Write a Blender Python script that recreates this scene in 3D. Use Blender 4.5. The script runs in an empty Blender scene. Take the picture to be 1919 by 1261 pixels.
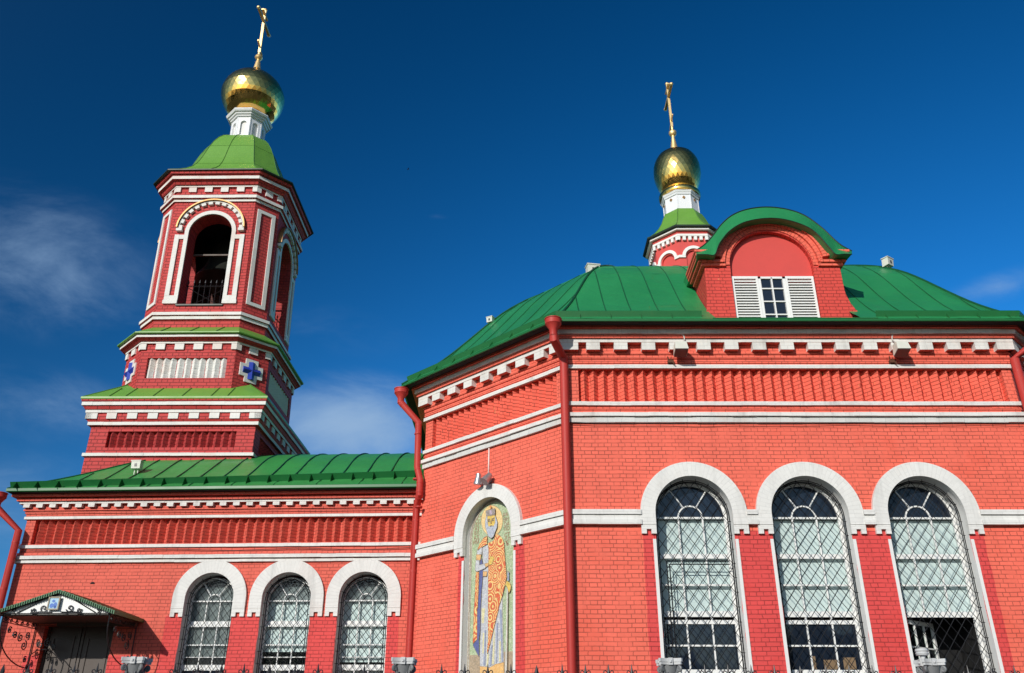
import bpy, bmesh, math, random
from mathutils import Vector, Matrix
random.seed(7)
SC = bpy.context.scene
COL = SC.collection
R = math.radians
sin, cos, pi = math.sin, math.cos, math.pi

# ---------------------------------------------------------------- camera
cam = bpy.data.cameras.new('camera')
cam.sensor_width = 36.0
cam.lens = 1600.0 / 1919.0 * 36.0
cam.clip_end = 5000
camo = bpy.data.objects.new('camera', cam)
COL.objects.link(camo)
camo.matrix_world = Matrix(((0.999972, 0.000517, 0.007504, 0), (0.006987, -0.433149, -0.901295, 0),
                            (0.002784, 0.901322, -0.43314, 1.6), (0, 0, 0, 1)))
SC.camera = camo

# ---------------------------------------------------------------- sky, sun, exposure
SUN_AZ, SUN_EL = 27.9, 24.0          # degrees left of the facade's normal, and above the horizon
SUN = Vector((-sin(R(SUN_AZ)) * cos(R(SUN_EL)), -cos(R(SUN_AZ)) * cos(R(SUN_EL)), sin(R(SUN_EL))))
world = bpy.data.worlds.new('World')
SC.world = world
world.use_nodes = True
nt = world.node_tree
N, Lk = nt.nodes, nt.links
N.clear()
wout = N.new('ShaderNodeOutputWorld')
bg = N.new('ShaderNodeBackground')
bg.inputs['Strength'].default_value = 0.075
sky = N.new('ShaderNodeTexSky')
sky.sky_type = 'NISHITA'
sky.sun_disc = False
sky.sun_elevation = R(SUN_EL)
sky.sun_rotation = math.atan2(SUN.x, SUN.y)
sky.air_density = 1.0
sky.dust_density = 0.25
sky.ozone_density = 3.5
hs = N.new('ShaderNodeHueSaturation')
hs.inputs['Hue'].default_value = 0.5
hs.inputs['Saturation'].default_value = 1.17
hs.inputs['Value'].default_value = 1.0
# skylight is polarised: darkest a quarter turn away from the sun, as through the photographer's filter
tc = N.new('ShaderNodeTexCoord')
def math_node(tree, op, a, b=None, clamp=False):
    m = tree.nodes.new('ShaderNodeMath'); m.operation = op; m.use_clamp = clamp
    for i, v in enumerate((a, b)):
        if v is None: continue
        if isinstance(v, (int, float)): m.inputs[i].default_value = v
        else: tree.links.new(v, m.inputs[i])
    return m.outputs[0]
sdot = N.new('ShaderNodeVectorMath'); sdot.operation = 'DOT_PRODUCT'
Lk.new(tc.outputs['Generated'], sdot.inputs[0]); sdot.inputs[1].default_value = SUN
c2 = math_node(nt, 'MULTIPLY', sdot.outputs['Value'], sdot.outputs['Value'])
pol = math_node(nt, 'ADD', math_node(nt, 'MULTIPLY', c2, 0.78), 0.22)
tint = N.new('ShaderNodeMix'); tint.data_type = 'RGBA'; tint.blend_type = 'MULTIPLY'; tint.inputs['Factor'].default_value = 1.0
Lk.new(sky.outputs[0], tint.inputs['A']); 
near = N.new('ShaderNodeMapRange'); near.interpolation_type = 'SMOOTHSTEP'
near.inputs['From Min'].default_value = -0.15; near.inputs['From Max'].default_value = 0.55
Lk.new(sdot.outputs['Value'], near.inputs['Value'])      # whiter towards the sun, deep blue opposite
tcol = N.new('ShaderNodeMix'); tcol.data_type = 'RGBA'
Lk.new(near.outputs[0], tcol.inputs['Factor']); tcol.inputs['A'].default_value = (2.1, 2.85, 3.65, 1); tcol.inputs['B'].default_value = (2.7, 2.4, 2.1, 1)
Lk.new(tcol.outputs['Result'], tint.inputs['B'])
scl = N.new('ShaderNodeVectorMath'); scl.operation = 'SCALE'
Lk.new(tint.outputs['Result'], scl.inputs[0]); Lk.new(pol, scl.inputs['Scale'])
Lk.new(scl.outputs[0], hs.inputs['Color'])
# high thin clouds, laid out by direction
mp = N.new('ShaderNodeMapping')
mp.inputs['Rotation'].default_value = (R(10), R(-30), R(14))
mp.inputs['Scale'].default_value = (1.9, 1.9, 5.2)
Lk.new(tc.outputs['Generated'], mp.inputs['Vector'])
n1 = N.new('ShaderNodeTexNoise'); n1.inputs['Scale'].default_value = 2.6
n1.inputs['Detail'].default_value = 12; n1.inputs['Roughness'].default_value = 0.62; n1.inputs['Distortion'].default_value = 0.45
Lk.new(mp.outputs[0], n1.inputs['Vector'])
def cloud_patch(az, el, wide, tall, amount):
    """soft elliptical region of sky (degrees) in which the wisps show"""
    d = Vector((sin(R(az)) * cos(R(el)), cos(R(az)) * cos(R(el)), sin(R(el))))
    rt = Vector((cos(R(az)), -sin(R(az)), 0)); up = rt.cross(d)
    def dot(v):
        n = N.new('ShaderNodeVectorMath'); n.operation = 'DOT_PRODUCT'
        Lk.new(tc.outputs['Generated'], n.inputs[0]); n.inputs[1].default_value = v
        return n.outputs['Value']
    a = math_node(nt, 'DIVIDE', dot(rt), sin(R(wide)))
    b = math_node(nt, 'DIVIDE', dot(up), sin(R(tall)))
    q = math_node(nt, 'ADD', math_node(nt, 'MULTIPLY', a, a), math_node(nt, 'MULTIPLY', b, b))
    f = math_node(nt, 'SUBTRACT', 1.0, math_node(nt, 'SQRT', q), True)
    front = math_node(nt, 'GREATER_THAN', dot(d), 0.0)
    return math_node(nt, 'MULTIPLY', math_node(nt, 'MULTIPLY', f, front), amount)
PATCHES = CLOUD_PATCHES = [(-33.5, 26.5, 9, 5.5, 0.62), (-31, 18.5, 12, 2.6, 0.42), (-11.5, 19.3, 9, 4.2, 1.25), (-14, 25.5, 8, 2.4, 0.2),
                           (32.6, 25.0, 4.5, 1.3, 0.5), (-6.4, 33.5, 1.3, .35, 0.22), (-32, 12, 16, 5, 0.4)]
acc = None
for p in PATCHES:
    o = cloud_patch(*p)
    acc = o if acc is None else math_node(nt, 'ADD', acc, o)
body = math_node(nt, 'ADD', n1.outputs['Fac'], math_node(nt, 'MULTIPLY', acc, 0.62))
wisp = N.new('ShaderNodeMapRange'); wisp.interpolation_type = 'SMOOTHSTEP'
wisp.inputs['From Min'].default_value = 0.50; wisp.inputs['From Max'].default_value = 1.30
Lk.new(body, wisp.inputs['Value'])
fade = N.new('ShaderNodeMapRange'); fade.interpolation_type = 'SMOOTHSTEP'
fade.inputs['From Min'].default_value = 0.0; fade.inputs['From Max'].default_value = 0.35
Lk.new(acc, fade.inputs['Value'])
dens = math_node(nt, 'MULTIPLY', math_node(nt, 'MULTIPLY', fade.outputs[0], wisp.outputs[0]), 0.95, True)
mixc = N.new('ShaderNodeMix'); mixc.data_type = 'RGBA'
Lk.new(dens, mixc.inputs['Factor'])
Lk.new(hs.outputs[0], mixc.inputs['A'])
mixc.inputs['B'].default_value = (3.9, 6.0, 9.0, 1)
Lk.new(mixc.outputs['Result'], bg.inputs['Color'])
Lk.new(bg.outputs[0], wout.inputs['Surface'])

sun = bpy.data.lights.new('sun', 'SUN')
sun.energy = 3.85
sun.angle = R(0.53)
sun.color = (1.0, 0.955, 0.87)
suno = bpy.data.objects.new('sun', sun)
COL.objects.link(suno)
suno.rotation_euler = SUN.to_track_quat('Z', 'Y').to_euler()
suno.location = (-40, -60, 60)

SC.view_settings.view_transform = 'Standard'
SC.view_settings.look = 'None'
SC.view_settings.exposure = 0.0
SC.view_settings.gamma = 1.0
SC.view_settings.use_curve_mapping = False

# ---------------------------------------------------------------- materials
def new_mat(name):
    m = bpy.data.materials.new(name); m.use_nodes = True
    return m, m.node_tree, m.node_tree.nodes['Principled BSDF']
def rgba(c): return (c[0], c[1], c[2], 1)
def mixrgb(t, fac, a, b, blend='MIX'):
    m = t.nodes.new('ShaderNodeMix'); m.data_type = 'RGBA'; m.blend_type = blend
    for k, v in (('Factor', fac), ('A', a), ('B', b)):
        if isinstance(v, (int, float)): m.inputs[k].default_value = v
        elif isinstance(v, tuple): m.inputs[k].default_value = rgba(v)
        else: t.links.new(v, m.inputs[k])
    return m.outputs['Result']
def noise(t, vec, scale, detail=4, rough=0.55, dist=0.0):
    n = t.nodes.new('ShaderNodeTexNoise')
    n.inputs['Scale'].default_value = scale; n.inputs['Detail'].default_value = detail
    n.inputs['Roughness'].default_value = rough; n.inputs['Distortion'].default_value = dist
    if vec is not None: t.links.new(vec, n.inputs['Vector'])
    return n.outputs['Fac']
def ramp(t, v, lo, hi):
    n = t.nodes.new('ShaderNodeMapRange'); n.interpolation_type = 'SMOOTHSTEP'
    n.inputs['From Min'].default_value = lo; n.inputs['From Max'].default_value = hi
    t.links.new(v, n.inputs['Value']); return n.outputs[0]
def brick(name, col, bw=0.262, bh=0.0785, joint=0.45, msize=0.0075, wear=0.0, wearcol=(0.62, 0.30, 0.12), rough=0.72, bump=0.55, var=0.09, jmask=(0.30, 0.58), grime=0.16, patch=0.45):
    """painted brickwork: one coat of paint over bricks, joints that show here and there, grime, chips"""
    m, t, b = new_mat(name)
    uv = t.nodes.new('ShaderNodeUVMap').outputs[0]
    geo = t.nodes.new('ShaderNodeTexCoord').outputs['Object']
    wob = t.nodes.new('ShaderNodeTexNoise'); wob.inputs['Scale'].default_value = 2.3; wob.inputs['Detail'].default_value = 5
    t.links.new(uv, wob.inputs['Vector'])
    off = t.nodes.new('ShaderNodeVectorMath'); off.operation = 'MULTIPLY_ADD'
    t.links.new(wob.outputs['Color'], off.inputs[0]); off.inputs[1].default_value = (0.10, 0.026, 0); t.links.new(uv, off.inputs[2])
    br = t.nodes.new('ShaderNodeTexBrick')
    br.offset = 0.5; br.squash = 0.5; br.squash_frequency = 2
    br.inputs['Scale'].default_value = 1.0
    br.inputs['Brick Width'].default_value = bw; br.inputs['Row Height'].default_value = bh
    br.inputs['Mortar Size'].default_value = msize; br.inputs['Mortar Smooth'].default_value = 0.25
    br.inputs['Bias'].default_value = 0.0
    br.inputs['Color1'].default_value = (1 - var, 1 - var, 1 - var, 1); br.inputs['Color2'].default_value = (1.0, 1.0, 1.0, 1)
    br.inputs['Mortar'].default_value = (1, 1, 1, 1)
    t.links.new(off.outputs[0], br.inputs['Vector'])
    # joints partly filled by paint
    jm = ramp(t, noise(t, geo, 2.6, 6, 0.68), *jmask)
    jm = math_node(t, 'ADD', math_node(t, 'MULTIPLY', jm, 0.72), 0.28)
    jf = math_node(t, 'MULTIPLY', br.outputs['Fac'], jm)
    big = noise(t, geo, 0.55, 5, 0.6)
    fine = noise(t, geo, 14.0, 4, 0.6)
    base = mixrgb(t, 1.0, col, br.outputs['Color'], 'MULTIPLY')
    mps = t.nodes.new('ShaderNodeMapping'); mps.inputs['Scale'].default_value = (3.2, 3.2, 0.35)
    t.links.new(geo, mps.inputs['Vector'])
    run = ramp(t, noise(t, mps.outputs[0], 1.0, 7, 0.62), 0.50, 0.80)      # run marks and weathering
    shade = math_node(t, 'ADD', math_node(t, 'MULTIPLY', big, 0.30), math_node(t, 'ADD', math_node(t, 'MULTIPLY', fine, 0.16), 0.79))
    shade = math_node(t, 'SUBTRACT', shade, math_node(t, 'MULTIPLY', run, grime))
    gl = t.nodes.new('ShaderNodeCombineColor')
    for i in range(3): t.links.new(shade, gl.inputs[i])
    base = mixrgb(t, 1.0, base, gl.outputs[0], 'MULTIPLY')
    pm = ramp(t, noise(t, geo, 0.8, 4, 0.5, 0.6), 0.56, 0.64)            # areas touched up with a deeper coat
    base = mixrgb(t, math_node(t, 'MULTIPLY', pm, patch), base, tuple(c * k for c, k in zip(col, (0.90, 0.72, 0.66))))
    base = mixrgb(t, jf, base, tuple(c * joint for c in col))  # shadow in the recessed joints is painted in as a darker colour
    if wear > 0:
        wm = ramp(t, noise(t, geo, 4.2, 8, 0.7), 0.70 - wear, 0.74 - wear)
        base = mixrgb(t, math_node(t, 'MULTIPLY', wm, 0.75), base, wearcol)
    t.links.new(base, b.inputs['Base Color'])
    b.inputs['Roughness'].default_value = rough
    b.inputs['Specular IOR Level'].default_value = 0.3
    bp = t.nodes.new('ShaderNodeBump'); bp.inputs['Strength'].default_value = bump; bp.inputs['Distance'].default_value = 0.012
    hgt = math_node(t, 'ADD', math_node(t, 'MULTIPLY', jf, -1.0), math_node(t, 'ADD', math_node(t, 'MULTIPLY', fine, 0.35), math_node(t, 'MULTIPLY', br.outputs['Color'], 0.8)))
    t.links.new(hgt, bp.inputs['Height']); t.links.new(bp.outputs[0], b.inputs['Normal'])
    return m
def paint(name, col, rough=0.45, var=0.14, scale=1.2, metallic=0.0, bump=0.0, spec=0.5, streak=0.0, streakcol=(0.3, 0.3, 0.25)):
    m, t, b = new_mat(name)
    geo = t.nodes.new('ShaderNodeTexCoord').outputs['Object']
    a = noise(t, geo, scale, 6, 0.6); f = noise(t, geo, scale * 14, 3, 0.6)
    s = math_node(t, 'ADD', math_node(t, 'MULTIPLY', a, var * 1.5), math_node(t, 'ADD', math_node(t, 'MULTIPLY', f, var * 0.5), 1 - var))
    gl = t.nodes.new('ShaderNodeCombineColor')
    for i in range(3): t.links.new(s, gl.inputs[i])
    base = mixrgb(t, 1.0, col, gl.outputs[0], 'MULTIPLY')
    if streak > 0:
        mpn = t.nodes.new('ShaderNodeMapping'); mpn.inputs['Scale'].default_value = (7, 7, 0.8)
        t.links.new(geo, mpn.inputs['Vector'])
        sm = ramp(t, noise(t, mpn.outputs[0], 1.0, 6, 0.65), 0.52, 0.78)
        base = mixrgb(t, math_node(t, 'MULTIPLY', sm, streak), base, streakcol)
    t.links.new(base, b.inputs['Base Color'])
    r = math_node(t, 'ADD', math_node(t, 'MULTIPLY', a, 0.2), rough - 0.1)
    t.links.new(r, b.inputs['Roughness'])
    b.inputs['Metallic'].default_value = metallic
    b.inputs['Specular IOR Level'].default_value = spec
    if bump > 0:
        bp = t.nodes.new('ShaderNodeBump'); bp.inputs['Strength'].default_value = bump; bp.inputs['Distance'].default_value = 0.05
        t.links.new(noise(t, geo, 2.6, 3, 0.5), bp.inputs['Height']); t.links.new(bp.outputs[0], b.inputs['Normal'])
    return m
M = {}
M['apse_red'] = brick('painted brick, orange red', (0.82, 0.150, 0.098))
M['apse_frieze'] = brick('painted brick frieze, orange red', (0.82, 0.143, 0.092), bw=0.5, wear=0.06, var=0.1, jmask=(0.0, 0.3))
M['pier_red'] = brick('painted brick, crimson', (0.68, 0.070, 0.066))
M['wing_red'] = brick('painted brick of wing, orange red', (0.70, 0.125, 0.085))  # apse paint again, with lens vignetting put into the colour
M['wing_frieze'] = brick('painted brick frieze of wing', (0.68, 0.118, 0.080), bw=0.5, jmask=(0.0, 0.3), wear=0.03)
M['tower_red'] = brick('painted brick of tower, crimson', (0.53, 0.056, 0.054), bw=0.34, bh=0.102, msize=0.012, joint=0.42, wear=0.02, jmask=(0.1, 0.4))
M['shaded_brick'] = brick('brick with belfry shade painted in', (0.10, 0.035, 0.03), bw=0.34, bh=0.102)  # the belfry's inside shade is put into this brick colour
M['tower_panel'] = brick('painted brick of tower panel', (0.42, 0.045, 0.045), bw=0.34, bh=0.102, msize=0.012, joint=0.55, jmask=(0.0, 0.3))
M['dormer_red'] = brick('painted brick of dormer, crimson', (0.66, 0.070, 0.054), wear=0.04, jmask=(0.1, 0.4))
M['plaster_red'] = paint('red painted plaster', (0.60, 0.064, 0.054), 0.7, 0.16, 1.5)
M['turret_red'] = paint('red painted plaster of turret', (0.60, 0.070, 0.062), 0.65, 0.10, 1.5)
M['white'] = brick('whitewashed brick', (0.69, 0.682, 0.655), bw=0.26, bh=0.2, joint=0.82, msize=0.003, rough=0.7, bump=0.45, var=0.06, grime=0.40, patch=0.2, wear=0.015, wearcol=(0.42, 0.36, 0.34))
M['white_arch'] = brick('whitewashed arch bricks', (0.70, 0.69, 0.662), bw=0.5, bh=0.0785, joint=0.80, msize=0.003, rough=0.7, bump=0.40, var=0.05, grime=0.32, patch=0.15, wear=0.01, wearcol=(0.45, 0.40, 0.38))
M['white_worn'] = brick('weathered whitewash', (0.60, 0.60, 0.58), bw=0.26, bh=0.2, joint=0.8, msize=0.005, bump=0.6, var=0.08, wear=0.03, wearcol=(0.42, 0.42, 0.41))
M['tower_white'] = brick('whitewashed brick of tower', (0.70, 0.695, 0.665), bw=0.34, bh=0.102, joint=0.86, msize=0.004, bump=0.16, var=0.03, wear=0.012, wearcol=(0.6, 0.25, 0.15))
M['reveal'] = paint('whitewashed reveal', (0.70, 0.695, 0.68), 0.7, 0.10, 3, streak=0.12)
M['white_paint'] = paint('white enamel', (0.78, 0.78, 0.76), 0.35, 0.06, 3)
M['drum_white'] = paint('white sheet metal', (0.74, 0.76, 0.79), 0.4, 0.07, 2.5, streak=0.12)
M['roof_green'] = paint('green painted sheet roof', (0.020, 0.215, 0.070), 0.38, 0.30, 0.7, bump=0.5, spec=0.5, streak=0.22, streakcol=(0.06, 0.17, 0.06))
M['wing_green'] = paint('green painted sheet roof of wing', (0.040, 0.255, 0.062), 0.36, 0.32, 0.9, bump=0.5, spec=0.5, streak=0.36, streakcol=(0.09, 0.17, 0.05))
M['seam_green'] = paint('dark green seam', (0.008, 0.085, 0.03), 0.45, 0.15, 2)
M['gutter_green'] = paint('green painted gutter', (0.010, 0.125, 0.032), 0.38, 0.18, 2, streak=0.12, streakcol=(0.12, 0.16, 0.06))
M['lime'] = paint('lime green painted sheet', (0.125, 0.30, 0.042), 0.45, 0.20, 1.4, bump=0.25, streak=0.14, streakcol=(0.09, 0.25, 0.04))
M['lime_seam'] = paint('lime seam', (0.06, 0.17, 0.025), 0.5, 0.1, 2)
M['dark_eave'] = paint('dark green eave edge', (0.008, 0.022, 0.012), 0.5, 0.15, 2)
M['pipe_red'] = paint('red painted downpipe', (0.46, 0.044, 0.036), 0.52, 0.20, 2.2, spec=0.25, streak=0.12, streakcol=(0.38, 0.05, 0.04))
M['iron'] = paint('black wrought iron', (0.018, 0.018, 0.02), 0.42, 0.2, 6, spec=0.5)
M['grille_iron'] = paint('black painted grille', (0.010, 0.011, 0.014), 0.55, 0.15, 6, spec=0.25)
M['capital'] = paint('dark streaked grey capital', (0.17, 0.175, 0.18), 0.5, 0.5, 14, bump=0.3, streak=0.5, streakcol=(0.04, 0.04, 0.04))  # dark grey with near-black streaks, darker than the slab above
M['stone'] = paint('grey painted cast stone', (0.50, 0.505, 0.51), 0.55, 0.25, 6, bump=0.3, streak=0.25, streakcol=(0.16, 0.16, 0.16))
M['grey_metal'] = paint('grey galvanised metal', (0.42, 0.44, 0.46), 0.35, 0.12, 8, metallic=0.7)
M['lamp_body'] = paint('off white lamp housing', (0.62, 0.62, 0.55), 0.45, 0.12, 9, streak=0.2)
M['lamp_under'] = paint('dark lamp glass', (0.05, 0.05, 0.05), 0.2, 0.1, 9)
M['cable'] = paint('pale cable', (0.55, 0.53, 0.50), 0.5, 0.1, 8)
M['black_cable'] = paint('black cable', (0.02, 0.02, 0.02), 0.5, 0.1, 8)
M['conduit'] = paint('pale pink conduit', (0.80, 0.62, 0.57), 0.5, 0.06, 8)
M['rust'] = paint('rusty iron', (0.10, 0.035, 0.015), 0.8, 0.5, 20)
M['wood'] = paint('weathered brown boards', (0.085, 0.058, 0.042), 0.6, 0.3, 6, streak=0.5, streakcol=(0.05, 0.034, 0.026))
M['door'] = paint('brown painted door', (0.055, 0.037, 0.028), 0.5, 0.15, 4)
M['blind'] = paint('white roller blind', (0.80, 0.84, 0.84), 0.8, 0.06, 1.5)
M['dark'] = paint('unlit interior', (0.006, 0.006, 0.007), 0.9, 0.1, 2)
M['box_tan'] = paint('cardboard', (0.20, 0.13, 0.07), 0.8, 0.1, 6)
M['blue'] = paint('blue glazed tile', (0.022, 0.045, 0.36), 0.25, 0.15, 4)
M['bronze'] = paint('dark bell bronze', (0.045, 0.05, 0.042), 0.38, 0.25, 5, metallic=0.6)
M['copper'] = paint('gilded strip', (0.36, 0.20, 0.075), 0.45, 0.4, 14, metallic=0.5)

def gold(name):
    m, t, b = new_mat(name)
    geo = t.nodes.new('ShaderNodeTexCoord').outputs['Object']
    f = noise(t, geo, 9.0, 4, 0.6)
    c = mixrgb(t, f, (0.84, 0.52, 0.13), (0.94, 0.66, 0.22))
    t.links.new(c, b.inputs['Base Color'])
    b.inputs['Metallic'].default_value = 1.0
    t.links.new(math_node(t, 'ADD', math_node(t, 'MULTIPLY', f, 0.20), 0.09), b.inputs['Roughness'])
    return m
M['gold'] = gold('gilded sheet')
M['gilt'] = paint('matt gilding', (0.90, 0.66, 0.32), 0.50, 0.12, 9, metallic=0.85)
def glass(name, tint, through):
    m, t, b = new_mat(name)
    out = t.nodes['Material Output']
    b.inputs['Base Color'].default_value = rgba(tint); b.inputs['Roughness'].default_value = 0.03
    b.inputs['IOR'].default_value = 1.52; b.inputs['Specular IOR Level'].default_value = 0.6
    geo = t.nodes.new('ShaderNodeTexCoord').outputs['Object']
    bp = t.nodes.new('ShaderNodeBump'); bp.inputs['Strength'].default_value = 0.05; bp.inputs['Distance'].default_value = 0.05
    t.links.new(noise(t, geo, 2.0, 2, 0.5), bp.inputs['Height']); t.links.new(bp.outputs[0], b.inputs['Normal'])
    if through > 0:
        tr = t.nodes.new('ShaderNodeBsdfTransparent'); tr.inputs['Color'].default_value = (0.95, 0.985, 0.98, 1)
        mx = t.nodes.new('ShaderNodeMixShader'); mx.inputs[0].default_value = through
        t.links.new(b.outputs[0], mx.inputs[1]); t.links.new(tr.outputs[0], mx.inputs[2]); t.links.new(mx.outputs[0], out.inputs['Surface'])
    return m
M['glass'] = glass('window glass over dark room', (0.012, 0.018, 0.03), 0.0)
M['glass_clear'] = glass('clear window glass', (0.02, 0.03, 0.035), 0.93)
M['glass_grey'] = glass('dusty window glass', (0.09, 0.10, 0.102), 0.66)

def mosaic(name, c1, c2, scale=48.0, swirl=None):
    """small glass tesserae: cells with their own tone and darker grout; swirl adds an embroidered pattern"""
    m, t, b = new_mat(name)
    uv = t.nodes.new('ShaderNodeUVMap').outputs[0]
    v = t.nodes.new('ShaderNodeTexVoronoi'); v.inputs['Scale'].default_value = scale
    t.links.new(uv, v.inputs['Vector'])
    sep = t.nodes.new('ShaderNodeSeparateColor'); t.links.new(v.outputs['Color'], sep.inputs[0])
    c = mixrgb(t, sep.outputs[0], c1, c2)
    if swirl:
        w = t.nodes.new('ShaderNodeTexVoronoi'); w.inputs['Scale'].default_value = 3.6; w.feature = 'F1'
        t.links.new(uv, w.inputs['Vector'])
        rings = math_node(t, 'SINE', math_node(t, 'MULTIPLY', w.outputs['Distance'], 44.0))
        nz = noise(t, uv, 9.0, 3, 0.6)
        k = ramp(t, math_node(t, 'ADD', rings, math_node(t, 'MULTIPLY', nz, 2.6)), 1.35, 1.75)
        c = mixrgb(t, k, c, swirl)
    blot = noise(t, uv, 13.0, 3, 0.7)
    gl = t.nodes.new('ShaderNodeCombineColor')
    for i in range(3): t.links.new(math_node(t, 'ADD', math_node(t, 'MULTIPLY', blot, 0.7), 0.65), gl.inputs[i])
    c = mixrgb(t, 1.0, c, gl.outputs[0], 'MULTIPLY')
    g = ramp(t, v.outputs['Distance'], 0.42, 0.62)
    c = mixrgb(t, math_node(t, 'MULTIPLY', g, 0.28), c, (0.25, 0.23, 0.2))
    t.links.new(c, b.inputs['Base Color']); b.inputs['Roughness'].default_value = 0.42
    return m
MS = {
    'back': mosaic('green mosaic', (0.27, 0.40, 0.20), (0.56, 0.62, 0.42)),
    'border': mosaic('pale mosaic border', (0.40, 0.34, 0.28), (0.62, 0.60, 0.52)),
    'earth': mosaic('brown mosaic', (0.34, 0.26, 0.17), (0.50, 0.38, 0.26)),
    'halo': mosaic('golden halo mosaic', (0.80, 0.54, 0.21), (0.88, 0.66, 0.33)),
    'tunic': mosaic('grey blue mosaic', (0.44, 0.46, 0.52), (0.66, 0.66, 0.66)),
    'hem': mosaic('orange hem mosaic', (0.78, 0.42, 0.13), (0.85, 0.54, 0.22)),
    'fold': mosaic('yellow fold mosaic', (0.66, 0.62, 0.33), (0.78, 0.72, 0.45)),
    'crease': mosaic('blue grey fold mosaic', (0.26, 0.31, 0.46), (0.38, 0.42, 0.54)),
    'lining': mosaic('blue mosaic', (0.06, 0.085, 0.28), (0.12, 0.15, 0.36)),
    'robe': mosaic('orange robe mosaic', (0.56, 0.075, 0.03), (0.76, 0.18, 0.06), swirl=(0.90, 0.62, 0.22)),
    'gold': mosaic('ochre mosaic', (0.72, 0.40, 0.15), (0.80, 0.50, 0.22)),
    'skin': mosaic('yellow face mosaic', (0.66, 0.42, 0.05), (0.80, 0.58, 0.16)),
    'beard': mosaic('grey beard mosaic', (0.36, 0.40, 0.50), (0.58, 0.62, 0.68)),
    'crown': mosaic('grey crown mosaic', (0.22, 0.18, 0.17), (0.40, 0.35, 0.32)),
    'gem': mosaic('lilac mosaic', (0.40, 0.30, 0.42), (0.62, 0.50, 0.58)),
    'cross': mosaic('orange mosaic', (0.62, 0.20, 0.04), (0.74, 0.30, 0.08)),
    'cane': mosaic('white mosaic', (0.60, 0.58, 0.52), (0.72, 0.70, 0.66)),
    'line': mosaic('dark outline mosaic', (0.20, 0.14, 0.09), (0.30, 0.23, 0.15)),
    'letter': mosaic('brown letter mosaic', (0.30, 0.11, 0.07), (0.40, 0.18, 0.12)),
}

# ---------------------------------------------------------------- mesh helpers
class Fr:
    """a wall plane: origin, direction along the wall, outward normal (all in plan)"""
    def __init__(s, o, u, n=None):
        l = math.hypot(*u); s.o = o; s.u = (u[0] / l, u[1] / l)
        s.n = n if n else (s.u[1], -s.u[0])
    def p(s, u, w, z): return (s.o[0] + u * s.u[0] + w * s.n[0], s.o[1] + u * s.u[1] + w * s.n[1], z)
    def shift(s, w): return Fr((s.o[0] + w * s.n[0], s.o[1] + w * s.n[1]), s.u, s.n)

def arc(cu, cz, r, a0=0.0, a1=pi, n=24):
    return [(cu + r * cos(a0 + (a1 - a0) * i / n), cz + r * sin(a0 + (a1 - a0) * i / n)) for i in range(n + 1)]

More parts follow.
